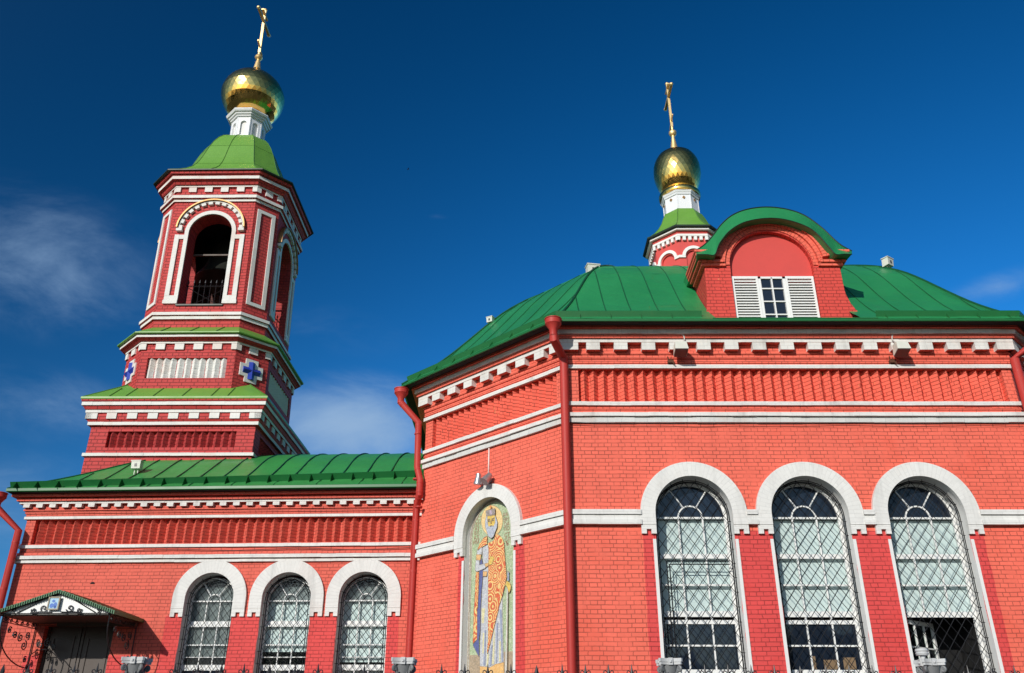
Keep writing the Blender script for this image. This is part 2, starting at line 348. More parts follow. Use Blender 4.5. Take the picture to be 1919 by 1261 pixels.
class MB:
    def __init__(s): s.v = []; s.f = []; s.uv = []; s.sm = []
    def face(s, pts, uv=None, smooth=False):
        i = len(s.v); s.v += [tuple(p) for p in pts]; s.f.append(tuple(range(i, i + len(pts)))); s.uv.append(uv); s.sm.append(smooth)
    def grid(s, rings, closed=False, smooth=False, uvs=None):
        """rings: list of equal-length point lists"""
        i0 = len(s.v); n = len(rings[0])
        for r in rings: s.v += [tuple(p) for p in r]
        for a in range(len(rings) - 1):
            for b in range(n if closed else n - 1):
                c = (b + 1) % n
                s.f.append((i0 + a * n + b, i0 + a * n + c, i0 + (a + 1) * n + c, i0 + (a + 1) * n + b)); s.sm.append(smooth)
                s.uv.append([uvs[a][b], uvs[a][c], uvs[a + 1][c], uvs[a + 1][b]] if uvs else None)
    def hexa(s, p):
        for q in ((0, 1, 2, 3), (7, 6, 5, 4), (0, 4, 5, 1), (1, 5, 6, 2), (2, 6, 7, 3), (3, 7, 4, 0)): s.face([p[k] for k in q])
    def box(s, x0, x1, y0, y1, z0, z1):
        s.hexa([(x0, y0, z0), (x1, y0, z0), (x1, y1, z0), (x0, y1, z0), (x0, y0, z1), (x1, y0, z1), (x1, y1, z1), (x0, y1, z1)])
    def fbox(s, fr, u0, u1, w0, w1, z0, z1):
        s.hexa([fr.p(u0, w0, z0), fr.p(u1, w0, z0), fr.p(u1, w1, z0), fr.p(u0, w1, z0), fr.p(u0, w0, z1), fr.p(u1, w0, z1), fr.p(u1, w1, z1), fr.p(u0, w1, z1)])
    def prism(s, fr, poly, w0, w1):
        a = [fr.p(u, w0, z) for u, z in poly]; b = [fr.p(u, w1, z) for u, z in poly]
        s.face(a[::-1]); s.face(b)
        for i in range(len(poly)):
            j = (i + 1) % len(poly); s.face([a[i], a[j], b[j], b[i]])
    def hprism(s, fr, poly, z0, z1):
        """horizontal outline (u, w) extruded upward"""
        a = [fr.p(u, w, z0) for u, w in poly]; b = [fr.p(u, w, z1) for u, w in poly]
        s.face(a[::-1]); s.face(b)
        for i in range(len(poly)):
            j = (i + 1) % len(poly); s.face([a[i], a[j], b[j], b[i]])
    def ring(s, fr, cu, cz, r0, r1, w0, w1, a0=0.0, a1=pi, n=32):
        """arch ring; brick courses run along the radius"""
        A = [a0 + (a1 - a0) * i / n for i in range(n + 1)]
        P = lambda r, w, a: fr.p(cu + r * cos(a), w, cz + r * sin(a))
        rm = (r0 + r1) / 2
        s.grid([[P(r0, w1, a) for a in A], [P(r1, w1, a) for a in A]], uvs=[[(r0, a * rm) for a in A], [(r1, a * rm) for a in A]])
        for r in (r0, r1):
            s.grid([[P(r, w0, a) for a in A], [P(r, w1, a) for a in A]], uvs=[[(w0, a * rm) for a in A], [(w1, a * rm) for a in A]])
        for a in (a0, a1):
            s.face([P(r0, w0, a), P(r1, w0, a), P(r1, w1, a), P(r0, w1, a)])
    def tube(s, pts, r, n=8, closed=False, smooth=True, caps=True):
        pts = [Vector(p) for p in pts]; m = len(pts); rings = []
        rr = r if isinstance(r, (list, tuple)) else [r] * m
        prev = None
        for i, p in enumerate(pts):
            if closed: t = (pts[(i + 1) % m] - pts[i - 1])
            else: t = (pts[min(i + 1, m - 1)] - pts[max(i - 1, 0)])
            t.normalize()
            if prev is None:
                ref = Vector((0, 0, 1)) if abs(t.z) < 0.9 else Vector((1, 0, 0))
                a = t.cross(ref).normalized()
            else:
                a = (prev - t * prev.dot(t)).normalized()
            prev = a; b = t.cross(a)
            k = 1.0
            if 0 < i < m - 1 and not closed:
                d0 = (pts[i] - pts[i - 1]).normalized(); d1 = (pts[i + 1] - pts[i]).normalized()
                k = 1 / max(0.6, math.sqrt(max(0.0, (1 + d0.dot(d1)) / 2)))
            rings.append([p + (a * cos(2 * pi * j / n) + b * sin(2 * pi * j / n)) * rr[i] * k for j in range(n)])
        if closed: rings.append(rings[0])
        s.grid(rings, closed=True, smooth=smooth and n > 5)
        if caps and not closed: s.face(rings[0][::-1]); s.face(rings[-1])
    def bar(s, a, b, r): s.tube([a, b], r, 4, smooth=False)
    def lathe(s, c, prof, n=24, a0=0.0, smooth=True, cap=True):
        rings = [[(c[0] + r * cos(a0 + 2 * pi * j / n), c[1] + r * sin(a0 + 2 * pi * j / n), c[2] + z) for j in range(n)] for r, z in prof]
        s.grid(rings, closed=True, smooth=smooth)
        if cap: s.face(rings[0][::-1]); s.face(rings[-1])
    def sweep(s, path, prof, closed=False, endcaps=True):
        """prof: closed outline of (outward, z) carried along a plan path with mitred corners"""
        rings = []
        for w, z in list(prof) + [prof[0]]: rings.append([(x, y, z) for x, y in offset(path, w, closed)])
        s.grid(rings, closed=closed)
        if not closed and endcaps:
            s.face([r[0] for r in rings[:-1]]); s.face([r[-1] for r in rings[:-1]][::-1])
    def sheet(s, path, prof, closed=False, smooth=False):
        s.grid([[(x, y, z) for x, y in offset(path, w, closed)] for w, z in prof], closed=closed, smooth=smooth)
    def build(s, name, mat, parent=None, shift=(0, 0, 0), weld=True, under=None):
        me = bpy.data.meshes.new(name)
        V = [(x + shift[0], y + shift[1], z + shift[2]) for x, y, z in s.v]
        me.from_pydata(V, [], s.f)
        me.materials.append(mat)
        uvl = me.uv_layers.new(name='UVMap')
        for p in me.polygons:
            p.use_smooth = s.sm[p.index]
            cu = s.uv[p.index]
            if cu:
                for k, li in enumerate(p.loop_indices): uvl.data[li].uv = cu[k]
            else:
                nn = p.normal
                if abs(nn.z) > 0.93 or nn.length < 0.5:
                    for li in p.loop_indices:
                        c = V[me.loops[li].vertex_index]; uvl.data[li].uv = (c[0], c[1])
                else:
                    t = Vector((-nn.y, nn.x, 0)).normalized()
                    if t.x < -1e-5 or (abs(t.x) <= 1e-5 and t.y < 0): t = -t
                    b = nn.cross(t)
                    if b.z < 0: b = -b
                    for li in p.loop_indices:
                        c = Vector(V[me.loops[li].vertex_index]); uvl.data[li].uv = (c.dot(t), c.dot(b))
        if weld:
            bm = bmesh.new(); bm.from_mesh(me)
            bmesh.ops.remove_doubles(bm, verts=bm.verts, dist=0.0004)
            bmesh.ops.recalc_face_normals(bm, faces=bm.faces)
            for e in bm.edges:
                if len(e.link_faces) == 2 and e.calc_face_angle(0) > 0.7: e.smooth = False
            bm.to_mesh(me); bm.free()
        if under:                       # the undersides were painted with the wall
            me.materials.append(under)
            for p in me.polygons:
                if p.normal.z < -0.8: p.material_index = 1
        o = bpy.data.objects.new(name, me); COL.objects.link(o)
        if parent is not None: o.parent = parent
        return o

def offset(path, w, closed=False):
    n = len(path); out = []
    def nrm(a, b):
        dx, dy = b[0] - a[0], b[1] - a[1]; l = math.hypot(dx, dy); return (dy / l, -dx / l)
    for i, p in enumerate(path):
        if closed or 0 < i < n - 1:
            a = nrm(path[i - 1], p); b = nrm(p, path[(i + 1) % n])
            k = 1 + a[0] * b[0] + a[1] * b[1]
            m = ((a[0] + b[0]) / k, (a[1] + b[1]) / k)
        else: m = nrm(path[0], path[1]) if i == 0 else nrm(path[-2], path[-1])
        out.append((p[0] + m[0] * w, p[1] + m[1] * w))
    return out

def band(mb, path, z0, z1, p0, p1=None, base=-0.03, closed=False):
    """a projecting course: p0 at its foot, p1 at its head"""
    p1 = p0 if p1 is None else p1
    mb.sweep(path, [(base, z0), (p0, z0), (p1, z1), (base, z1)], closed)
def rough_band(mb, fr, u0, u1, z0, z1, p, step=0.31, jig=0.006):
    """course laid as single bricks, each a little off its neighbour"""
    u = u0
    while u < u1 - 0.01:
        e = min(u1, u + step * random.uniform(0.8, 1.2)); d = random.uniform(-jig, jig); h = random.uniform(-jig, jig) * 0.5
        mb.fbox(fr, u, e, -0.03, p + d, z0 + h, z1 + h); u = e

def thing(name, label, cat, loc=(0, 0, 0), rotz=0.0, group=None):
    o = bpy.data.objects.new(name, None); COL.objects.link(o)
    o.empty_display_size = 0.3
    o.location = loc; o.rotation_euler = (0, 0, rotz)
    o['label'] = label; o['category'] = cat
    if group: o['group'] = group
    return o
def tag(o, label, cat, group=None):
    o['label'] = label; o['category'] = cat
    if group: o['group'] = group
    return o
def dup(root, loc, rotz, label, group=None):
    r = root.copy(); COL.objects.link(r); r.location = loc; r.rotation_euler = (0, 0, rotz); r['label'] = label
    if group: r['group'] = group
    for ch in list(root.children):
        c = ch.copy(); COL.objects.link(c); c.parent = r
        for g in list(ch.children):
            d = g.copy(); COL.objects.link(d); d.parent = c
    return r

def wall_face(mb, fr, u0, u1, z0, z1, openings=(), w=0.0):
    """wall sheet with arched openings: (centre, radius, sill, springing)"""
    Q = lambda a, b, c, d: mb.face([fr.p(a, w, c), fr.p(b, w, c), fr.p(b, w, d), fr.p(a, w, d)])
    x = u0
    for cu, r, sill, spr in sorted(openings):
        Q(x, cu - r, z0, z1)
        if sill > z0: Q(cu - r, cu + r, z0, sill)
        pts = arc(cu, spr, r, pi, 0, 28)
        for (a, za), (b, zb) in zip(pts, pts[1:]):
            mb.face([fr.p(a, w, za), fr.p(b, w, zb), fr.p(b, w, z1), fr.p(a, w, z1)])
        x = cu + r
    Q(x, u1, z0, z1)
def opening_outline(cu, r, sill, spr, n=28):
    return [(cu - r, sill)] + arc(cu, spr, r, pi, 0, n) + [(cu + r, sill)]
def reveal(mb, fr, cu, r, sill, spr, w0, w1, flare=0.0):
    o0 = opening_outline(cu, r, sill, spr); o1 = opening_outline(cu, r - flare, sill, spr)
    mb.grid([[fr.p(u, w0, z) for u, z in o0], [fr.p(u, w1, z) for u, z in o1]])
    mb.face([fr.p(cu - r, w0, sill), fr.p(cu + r, w0, sill), fr.p(cu + r, w1, sill), fr.p(cu - r, w1, sill)])

def ribs(mb, fr, u0, u1, pitch, z0, z1, depth, n=None):
    """bricks set cornerwise: a row of upright triangular ribs in front of a sunk field"""
    k = n or int(round((u1 - u0) / pitch)); p = (u1 - u0) / k
    for i in range(k):
        a = u0 + i * p + random.uniform(-0.008, 0.008); h = p * random.uniform(0.46, 0.5)
        zz = z0
        c = a + p / 2
        zz = z0
        while zz < z1 - 0.02:          # one brick at a time, none quite in line
            ze = min(z1, zz + 0.0785); j = random.uniform(-0.004, 0.004)
            mb.hprism(fr, [(c - h + j, -depth + 0.001), (c + j, random.uniform(-0.014, -0.002)), (c + h + j, -depth + 0.001)], zz, ze - 0.003); zz = ze
def frieze(wall, fr, ua, ub, u0, u1, z0, z1, depth, pitch, ribmb):
    """wall zone z0..z1 between ua..ub with a sunk, ribbed field u0..u1"""
    for a, b in ((ua, u0), (u1, ub)):
        if b - a > 0.002: wall.face([fr.p(a, 0, z0), fr.p(b, 0, z0), fr.p(b, 0, z1), fr.p(a, 0, z1)])
    wall.face([fr.p(u0, -depth, z0), fr.p(u1, -depth, z0), fr.p(u1, -depth, z1), fr.p(u0, -depth, z1)])
    for a in (u0, u1): wall.face([fr.p(a, -depth, z0), fr.p(a, 0, z0), fr.p(a, 0, z1), fr.p(a, -depth, z1)])
    for z in (z0, z1): wall.face([fr.p(u0, -depth, z), fr.p(u1, -depth, z), fr.p(u1, 0, z), fr.p(u0, 0, z)])
    if ribmb is not None: ribs(ribmb, fr, u0 + 0.02, u1 - 0.02, pitch, z0 + 0.001, z1 - 0.001, depth)
def dentils(mb, fr, us, wd, z0, z1, p, base=-0.03):
    for u in us: mb.fbox(fr, u - wd / 2, u + wd / 2, base, p + random.uniform(-0.004, 0.004), z0 + random.uniform(-0.004, 0.004), z1)

def clip_line(poly, p, d):
    """part of a line inside a convex outline"""
    lo, hi = -1e9, 1e9; n = len(poly)
    area = sum(poly[i][0] * poly[(i + 1) % n][1] - poly[(i + 1) % n][0] * poly[i][1] for i in range(n))
    sg = 1 if area > 0 else -1
    for i in range(n):
        a, b = poly[i], poly[(i + 1) % n]
        nx, nz = -(b[1] - a[1]) * sg, (b[0] - a[0]) * sg
        den = nx * d[0] + nz * d[1]; num = nx * (p[0] - a[0]) + nz * (p[1] - a[1])
        if abs(den) < 1e-9:
            if num < 0: return None
            continue
        t = -num / den
        if den > 0: lo = max(lo, t)
        else: hi = min(hi, t)
    return (lo, hi) if hi - lo > 0.02 else None
def grille(mb, fr, cu, r, zb, spr, w, dx, slope, gap, rad=0.0065):
    """diamond lattice in an arched iron frame, stayed to the reveal"""
    out = opening_outline(cu, r, zb, spr, 20)
    for sg in (1, -1):
        d = (1.0, slope * sg); span = (spr + r - zb) / slope + 2 * r
        k = int(span / dx) + 2
        for i in range(-k, k):
            p = (cu + i * dx, zb)
            c = clip_line(out, p, d)
            if c: mb.bar(fr.p(p[0] + c[0] * d[0], w + 0.004 * sg, p[1] + c[0] * d[1]), fr.p(p[0] + c[1] * d[0], w + 0.004 * sg, p[1] + c[1] * d[1]), rad)
    for rr in (r, r + gap):
        mb.tube([fr.p(u, w, z) for u, z in opening_outline(cu, rr, zb, spr, 24)], rad * 1.5, 4, smooth=False)
    z = zb + 0.2
    while z < spr:
        for sg in (1, -1): mb.bar(fr.p(cu + sg * (r - 0.005), w, z), fr.p(cu + sg * (r + gap + 0.05), w, z), rad)
        z += 0.26
    for k in range(1, 9):
        a = pi * k / 9
        mb.bar(fr.p(cu + r * cos(a), w, spr + r * sin(a)), fr.p(cu + (r + gap + 0.05) * cos(a), w, spr + (r + gap + 0.05) * sin(a)), rad)
def spiral(c, r0, turns, start, n=26, sgn=1, grow=0.12):
    return [(c[0] + r0 * (1 - (1 - grow) * i / n) * cos(start + sgn * turns * 2 * pi * i / n), c[1] + r0 * (1 - (1 - grow) * i / n) * sin(start + sgn * turns * 2 * pi * i / n)) for i in range(n + 1)]
MOS = [["earth",[[2.889,3.252],[2.587,3.233],[1.896,3.246],[1.602,3.245],[1.553,2.726],[2.88,2.785]],0],["halo",[[1.95,5.792],[1.957,5.723],[1.98,5.66],[2.017,5.606],[2.067,5.564],[2.128,5.536],[2.196,5.523],[2.268,5.527],[2.341,5.546],[2.411,5.581],[2.475,5.629],[2.529,5.688],[2.57,5.756],[2.597,5.829],[2.607,5.903],[2.601,5.975],[2.578,6.04],[2.539,6.096],[2.487,6.138],[2.424,6.166],[2.354,6.178],[2.28,6.173],[2.207,6.151],[2.137,6.114],[2.074,6.065],[2.022,6.004],[1.983,5.936],[1.958,5.865]],1],["tunic",[[2.546,5.343],[2.377,5.371],[2.339,4.883],[1.872,4.459],[1.936,4.278],[1.94,4.056],[1.894,3.061],[2.143,3.033],[2.286,2.985],[2.566,3.024],[2.579,3.242],[2.562,3.694],[2.558,4.117],[2.544,4.444],[2.51,4.755],[2.524,5.001],[2.559,5.291]],1],["hem",[[2.566,3.024],[2.374,3.004],[2.286,2.981],[2.143,3.033],[1.894,3.061],[1.877,2.741],[2.559,2.771]],1],["fold",[[2.543,4.115],[2.444,4.106],[2.475,3.823],[2.535,3.828]],0],["fold",[[2.496,3.64],[2.445,3.636],[2.456,3.254],[2.495,3.256]],0],["fold",[[2.175,3.662],[2.149,3.66],[2.157,3.048],[2.215,3.033]],0],["fold",[[2.02,3.451],[1.974,3.447],[1.978,3.075],[2.017,3.072]],0],["fold",[[2.357,3.228],[2.306,3.244],[2.33,3.011],[2.374,3.018]],0],["crease",[[2.013,4.044],[1.957,4.039],[1.913,3.071],[1.937,3.068]],0],["crease",[[2.097,3.781],[2.06,3.797],[2.072,3.062],[2.1,3.054]],0],["crease",[[2.25,3.354],[2.207,3.407],[2.236,3.024],[2.287,3.009]],0],["crease",[[2.434,3.693],[2.401,3.691],[2.404,3.034],[2.455,3.037]],0],["lining",[[2.555,5.119],[2.524,5.001],[2.51,4.755],[2.544,4.444],[2.563,4.117],[2.558,4.117],[2.562,3.704],[2.594,3.512],[2.585,3.195],[2.774,3.433],[2.648,3.526],[2.658,4.127],[2.64,4.125],[2.619,4.638],[2.623,5.014]],1],["robe",[[2.725,4.857],[2.632,4.845],[2.635,4.455],[2.654,4.126],[2.665,4.127],[2.648,3.535],[2.774,3.457],[2.768,3.74],[2.766,4.137],[2.752,4.136],[2.737,4.559]],1],["robe",[[2.378,5.395],[2.21,5.417],[2.129,5.558],[2.046,5.516],[1.949,5.434],[1.893,5.331],[1.871,5.104],[1.842,4.882],[1.814,4.633],[1.859,4.494],[1.936,4.287],[2.04,4.066],[2.028,4.065],[2.154,3.738],[2.252,3.458],[2.335,3.246],[2.357,3.247],[2.326,3.511],[2.339,4.095],[2.349,4.698],[2.347,5.26]],1],["robe",[[2.395,5.551],[2.508,5.521],[2.634,5.414],[2.688,5.306],[2.518,5.349],[2.392,5.378]],1],["tunic",[[2.673,5.285],[2.546,5.343],[2.556,5.181],[2.564,5.191],[2.707,5.211],[2.689,5.31]],1],["gold",[[2.714,5.212],[2.564,5.186],[2.589,5.076],[2.725,5.104]],1],["gold",[[2.498,4.838],[2.379,4.823],[2.391,4.726],[2.503,4.74]],1],["tunic",[[2.725,5.094],[2.611,5.079],[2.615,4.984],[2.439,4.989],[2.423,4.893],[2.689,4.857],[2.748,4.898]],1],["gold",[[2.453,4.982],[2.348,4.991],[2.333,4.933],[2.423,4.912]],1],["skin",[[2.348,4.996],[2.301,5.065],[2.281,5.109],[2.205,5.103],[2.17,5.056],[2.23,4.952],[2.312,4.935]],1],["cane",[[1.793,4.459],[1.764,4.456],[1.789,2.737],[1.835,2.739]],0],["line",[[1.764,4.456],[1.745,4.454],[1.764,2.736],[1.789,2.737]],0],["crease",[[1.774,4.727],[1.735,4.722],[1.73,4.559],[1.78,4.565]],0],["crown",[[1.801,4.772],[1.715,4.729],[1.735,4.709],[1.794,4.744]],0],["skin",[[1.793,4.567],[1.701,4.511],[1.674,4.454],[1.687,4.376],[1.726,4.322],[1.753,4.374],[1.793,4.459],[1.846,4.492]],1],["beard",[[2.405,5.972],[2.445,5.881],[2.45,5.754],[2.397,5.639],[2.353,5.535],[2.253,5.472],[2.184,5.509],[2.144,5.589],[2.089,5.666],[2.077,5.78],[2.135,5.916]],1],["skin",[[2.383,5.959],[2.149,5.938],[2.146,5.772],[2.188,5.721],[2.215,5.677],[2.314,5.693],[2.357,5.768],[2.381,5.87]],1],["beard",[[2.314,5.732],[2.258,5.747],[2.202,5.723],[2.194,5.664],[2.327,5.686]],0],["crown",[[2.436,6.077],[2.279,6.088],[2.144,6.079],[2.149,5.948],[2.276,5.945],[2.419,5.965]],1],["gem",[[2.314,6.065],[2.25,6.054],[2.241,5.973],[2.305,5.98]],0],["cross",[[2.297,6.176],[2.269,6.171],[2.267,6.081],[2.296,6.086]],0],["cross",[[2.323,6.151],[2.243,6.141],[2.242,6.123],[2.322,6.133]],0],["line",[[2.366,5.853],[2.3,5.854],[2.299,5.831],[2.359,5.829]],0],["line",[[2.246,5.852],[2.178,5.852],[2.178,5.829],[2.239,5.829]],0],["line",[[2.374,5.879],[2.296,5.887],[2.289,5.872],[2.367,5.862]],0],["line",[[2.246,5.877],[2.162,5.889],[2.162,5.872],[2.243,5.863]],0],["line",[[2.269,5.861],[2.256,5.859],[2.242,5.778],[2.273,5.782]],0],["line",[[2.297,5.739],[2.216,5.735],[2.216,5.721],[2.292,5.723]],0]]
TXT = [["СТ", [2.664, 5.958]], ["КН", [2.705, 5.855]], ["ЯЗ", [2.738, 5.762]], ["ВЛ", [2.743, 5.664]], ["АД", [2.747, 5.567]], ["ИМ", [2.758, 5.471]], ["РА", [1.871, 5.899]], ["ВН", [1.856, 5.801]], ["ОА", [1.842, 5.702]], ["ПО", [1.838, 5.606]], ["СТ", [1.824, 5.481]], ["ОЛ", [1.812, 5.385]], ["Ъ", [1.812, 5.301]]]

# ---------------------------------------------------------------- ground
g = MB(); n = 24
g.face([(-400, -400, 0), (400, -400, 0), (400, 400, 0), (-400, 400, 0)])
gm, t, b = new_mat('grass and worn paving')
geo = t.nodes.new('ShaderNodeTexCoord').outputs['Object']
gc = mixrgb(t, ramp(t, noise(t, geo, 0.35, 6, 0.6), 0.4, 0.6), (0.022, 0.034, 0.012), (0.060, 0.055, 0.050))
gc = mixrgb(t, 1.0, gc, mixrgb(t, noise(t, geo, 9, 5, 0.7), (0.55, 0.55, 0.55), (1.3, 1.3, 1.3)), 'MULTIPLY')
t.links.new(gc, b.inputs['Base Color']); b.inputs['Roughness'].default_value = 0.95
go = g.build('ground', gm); go['kind'] = 'structure'

# unseen trees added behind the camera to darken what gilding and glass mirror
wd = MB(); rows = []
na, nv = 120, 12
for j in range(nv + 1):
    r_ = []
    for i in range(na + 1):
        a = R(88 + 184 * i / na); h_ = 11 + 4.5 * sin(i * .7) * sin(i * .23 + 1) + 2.0 * sin(i * 1.9)
        f = j / nv; bul = sin(f * pi) * 9
        rr_ = 78 - 9 + 18 * f - bul * cos(f * pi) * .2 + random.uniform(-1.1, 1.1)
        z_ = max(0.0, h_ * (sin(f * pi) ** .55) + random.uniform(-.9, .9)) if 0 < j < nv else 0.0
        r_.append((sin(a) * rr_, cos(a) * rr_, z_))
    rows.append(r_)
wd.grid(rows)
wo = wd.build('unseen_woods', paint('dark foliage', (0.035, 0.060, 0.018), 0.9, 0.7, 0.6, spec=0.1)); wo['kind'] = 'stuff'; wo['label'] = 'dark belt of unseen trees added behind the camera'; wo['category'] = 'unseen_woods'

# ---------------------------------------------------------------- windows
def bar_uz(mb, fr, a, b, th, w0, w1):
    """straight glazing bar between two points of the window plane"""
    dx, dz = b[0] - a[0], b[1] - a[1]; l = math.hypot(dx, dz); nx, nz = -dz / l * th / 2, dx / l * th / 2
    mb.prism(fr, [(a[0] + nx, a[1] + nz), (b[0] + nx, b[1] + nz), (b[0] - nx, b[1] - nz), (a[0] - nx, a[1] - nz)], w0, w1)
def arched_window(root, sh, fr, cu, r, zb, spr, W, rails, mull, fan, panes, blinds, grill, lab=None, skip_below=None, mull_to=None, fw_=0.055, mw=0.014):
    """frame + glass + blind + grille, all set back W behind the wall face"""
    m = MB(); w0, w1 = -W - 0.03, -W + 0.03
    m.ring(fr, cu, spr, r - fw_, r, w0, w1, 0, pi, 28)
    for s in (-1, 1): m.fbox(fr, min(cu + s * r, cu + s * (r - fw_)), max(cu + s * r, cu + s * (r - fw_)), w0, w1, zb, spr)
    for z, th in rails: m.fbox(fr, cu - r + fw_ + .001, cu + r - fw_ - .001, w0 + 0.003, w1 + 0.004, z - th / 2, z + th / 2)
    zm = mull_to if mull_to else zb
    for s in (-1, 1): m.fbox(fr, cu + s * mull - mw, cu + s * mull + mw, w0 + 0.006, w1 - 0.006, zm, spr + 0.02)
    m.ring(fr, cu, spr + 0.02, mull - mw, mull + mw, w0 + 0.005, w1 - 0.007, 0, pi, 20)
    for a in fan: bar_uz(m, fr, (cu + (mull + .012) * cos(R(a)), spr + 0.02 + (mull + .012) * sin(R(a))), (cu + (r - 0.05) * cos(R(a)), spr + (r - 0.05) * sin(R(a))), 0.026, w0 + 0.006, w1 - 0.006)
    win = m.build('window', M['white_paint'], root, sh)
    if lab: win['label'] = lab
    for z0, z1, mat in panes:
        p = MB()
        if z1 is None: pts = [(cu - r + .03, z0)] + arc(cu, spr, r - 0.03, pi, 0, 24) + [(cu + r - .03, z0)]
        else: pts = [(cu - r + .03, z0), (cu + r - .03, z0), (cu + r - .03, z1), (cu - r + .03, z1)]
        p.prism(fr, pts, -W - 0.006, -W)
        p.build('glass_pane', M[mat], win, sh)
    for z0, z1 in blinds:
        p = MB()
        k = 22; rings = []
        for j, z in ((0, z0), (1, z1)):
            rings.append([fr.p(cu - r + 0.02 + (2 * r - 0.04) * i / k, -W - 0.075 - 0.006 * sin(i * 1.9 + j), z) for i in range(k + 1)])
        p.grid(rings, smooth=True)
        p.build('roller_blind', M['blind'], win, sh)
    if grill:
        gw, gr, gb, dx, slope, gap = grill
        p = MB(); grille(p, fr, cu, gr, gb, spr, gw, dx, slope, gap)
        p.build('grille', M['grille_iron'], win, sh)
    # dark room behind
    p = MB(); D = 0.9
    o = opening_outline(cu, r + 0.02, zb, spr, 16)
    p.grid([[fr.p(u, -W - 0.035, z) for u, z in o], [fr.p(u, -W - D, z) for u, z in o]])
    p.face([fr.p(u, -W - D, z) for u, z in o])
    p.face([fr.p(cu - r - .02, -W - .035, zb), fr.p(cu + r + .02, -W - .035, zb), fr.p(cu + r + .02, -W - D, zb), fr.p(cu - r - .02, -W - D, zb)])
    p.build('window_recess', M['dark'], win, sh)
    return win

# ================================================================ APSE
AX, AY = 5.475, 16.0
SH = (-AX, -AY, 0)
apse = thing('church_apse', 'orange red brick church apse with green domed roof, dormer and three tall grilled windows', 'church', (AX, AY, 0))
AP = [(-2.19, 31), (-2.19, 19.15), (0.96, 16.0), (9.99, 16.0), (13.14, 19.15), (13.14, 31)]
fF = Fr((0.96, 16.0), (1, 0)); LF = 9.03
fS = Fr((-2.19, 19.15), (1, -1)); LS = math.hypot(3.15, 3.15)
fT = Fr((9.99, 16.0), (1, 1))
WINX = [3.30 - .96, 5.48 - .96, 7.665 - .96]
RO, SPR = 0.735, 5.57
wall = MB()
fo = [(c, RO, 2.35, SPR) for c in WINX]
sC = LS - 2.23
wall_face(wall, fF, 0, LF, 0, 7.846, fo)
wall_face(wall, fS, 0, LS, 0, 7.846, [(sC, RO, 2.35, SPR)])
wall_face(wall, fT, 0, LS, 0, 7.846)
for fr, L, u1 in ((fF, LF, 8.85), (fS, LS, LS - 0.255), (fT, LS, LS - 0.255)):
    rib = MB()
    frieze(wall, fr, 0, L, 0.255, u1, 7.846, 8.545, 0.14, 0.2, rib)
    rib.build('ribbed_frieze', M['apse_frieze'], apse, SH)
for fr, L in ((fF, LF), (fS, LS), (fT, LS)): wall_face(wall, fr, 0, L, 8.545, 9.42)
for fr, L in ((Fr(AP[0], (0, -1)), 11.85), (Fr(AP[4], (0, 1)), 11.85)): wall_face(wall, fr, 0, L, 0, 9.42)
wall.face([(13.14, 31, 0), (-2.19, 31, 0), (-2.19, 31, 9.42), (13.14, 31, 9.42)])
wall.build('wall', M['apse_red'], apse, SH)

# darker crimson paint between and beside the windows
xs = [2.315 - .96] + sum([[c - RO, c + RO] for c in WINX], []) + [8.655 - .96]
for fr, a, b in [(fF, xs[i], xs[i + 1]) for i in (0, 2, 4, 6)] + [(fS, LS - 3.13, sC - RO), (fS, sC + RO, LS - 1.19)]:
    p = MB(); n_ = 14
    e0 = [(a + random.uniform(-.012, .012), 2.0 + 3.255 * i / n_) for i in range(n_ + 1)]; e1 = [(b + random.uniform(-.012, .012), 2.0 + 3.255 * i / n_) for i in range(n_ + 1)]
    p.grid([[fr.p(u, .004, z) for u, z in e0], [fr.p(u, .004, z) for u, z in e1]]); p.build('painted_pier', M['pier_red'], apse, SH)

# reveals, jamb strips, archivolts, label stops
for fr, c in [(fF, c) for c in WINX] + [(fS, sC)]:
    rv = MB(); reveal(rv, fr, c, RO, 2.35, SPR, 0.0, -0.42 if fr is fF else -0.15, 0.03 if fr is fF else 0.0)
    rv.build('window_reveal', M['reveal'], apse, SH)
    for s in (-1, 1):
        js = MB(); a, b = c + s * RO, c + s * (RO + 0.06)
        js.fbox(fr, min(a, b), max(a, b), -0.02, 0.014, 2.35, 5.1)
        js.build('jamb_strip', M['reveal'], apse, SH)
def archivolt(root, sh, fr, c, r0, r1, spr, zl, p, mat, notch, lw):
    m = MB()
    m.ring(fr, c, spr, r0, r1, -0.02, p, 0, pi, 40)
    for s in (-1, 1):
        a, b = sorted((c + s * r0, c + s * r1)); m.fbox(fr, a, b, -0.02, p, zl, spr)
        h = (b - a)
        for q0, q1 in ((a, a + h * 0.34), (b - h * 0.34, b)): m.fbox(fr, q0, q1, -0.02, p * 0.8, zl - notch * 2, zl - notch)
        m.fbox(fr, a, b, -0.02, p * 0.8 + 0.004, zl - notch, zl - 0.004)
    return m.build('window_arch', mat, root, sh)
for fr, c in [(fF, c) for c in WINX] + [(fS, sC)]: archivolt(apse, SH, fr, c, RO - 0.012, 1.0, SPR, 5.36, 0.075, M['white_arch'], 0.085, 0.09)

# string course at the springing, broken by the arches: three fillets to each length
for k in range(7):
    sc = MB()
    for z0, z1, pr in ((5.545, 5.635, 0.105), (5.452, 5.541, 0.072), (5.36, 5.448, 0.10)):
        e = math.tan(R(22.5)) * pr
        fr, a, b = [(fF, -e, WINX[0] - 0.99), (fF, WINX[0] + .99, WINX[1] - .99), (fF, WINX[1] + .99, WINX[2] - .99), (fF, WINX[2] + .99, LF + e),
            (fS, -e, sC - .99), (fS, sC + .99, LS + e), (fT, -e, LS)][k]
        rough_band(sc, fr, a, b, z0, z1, pr, 0.6, 0.004)
    sc.build('string_course', M['white'], apse, SH)

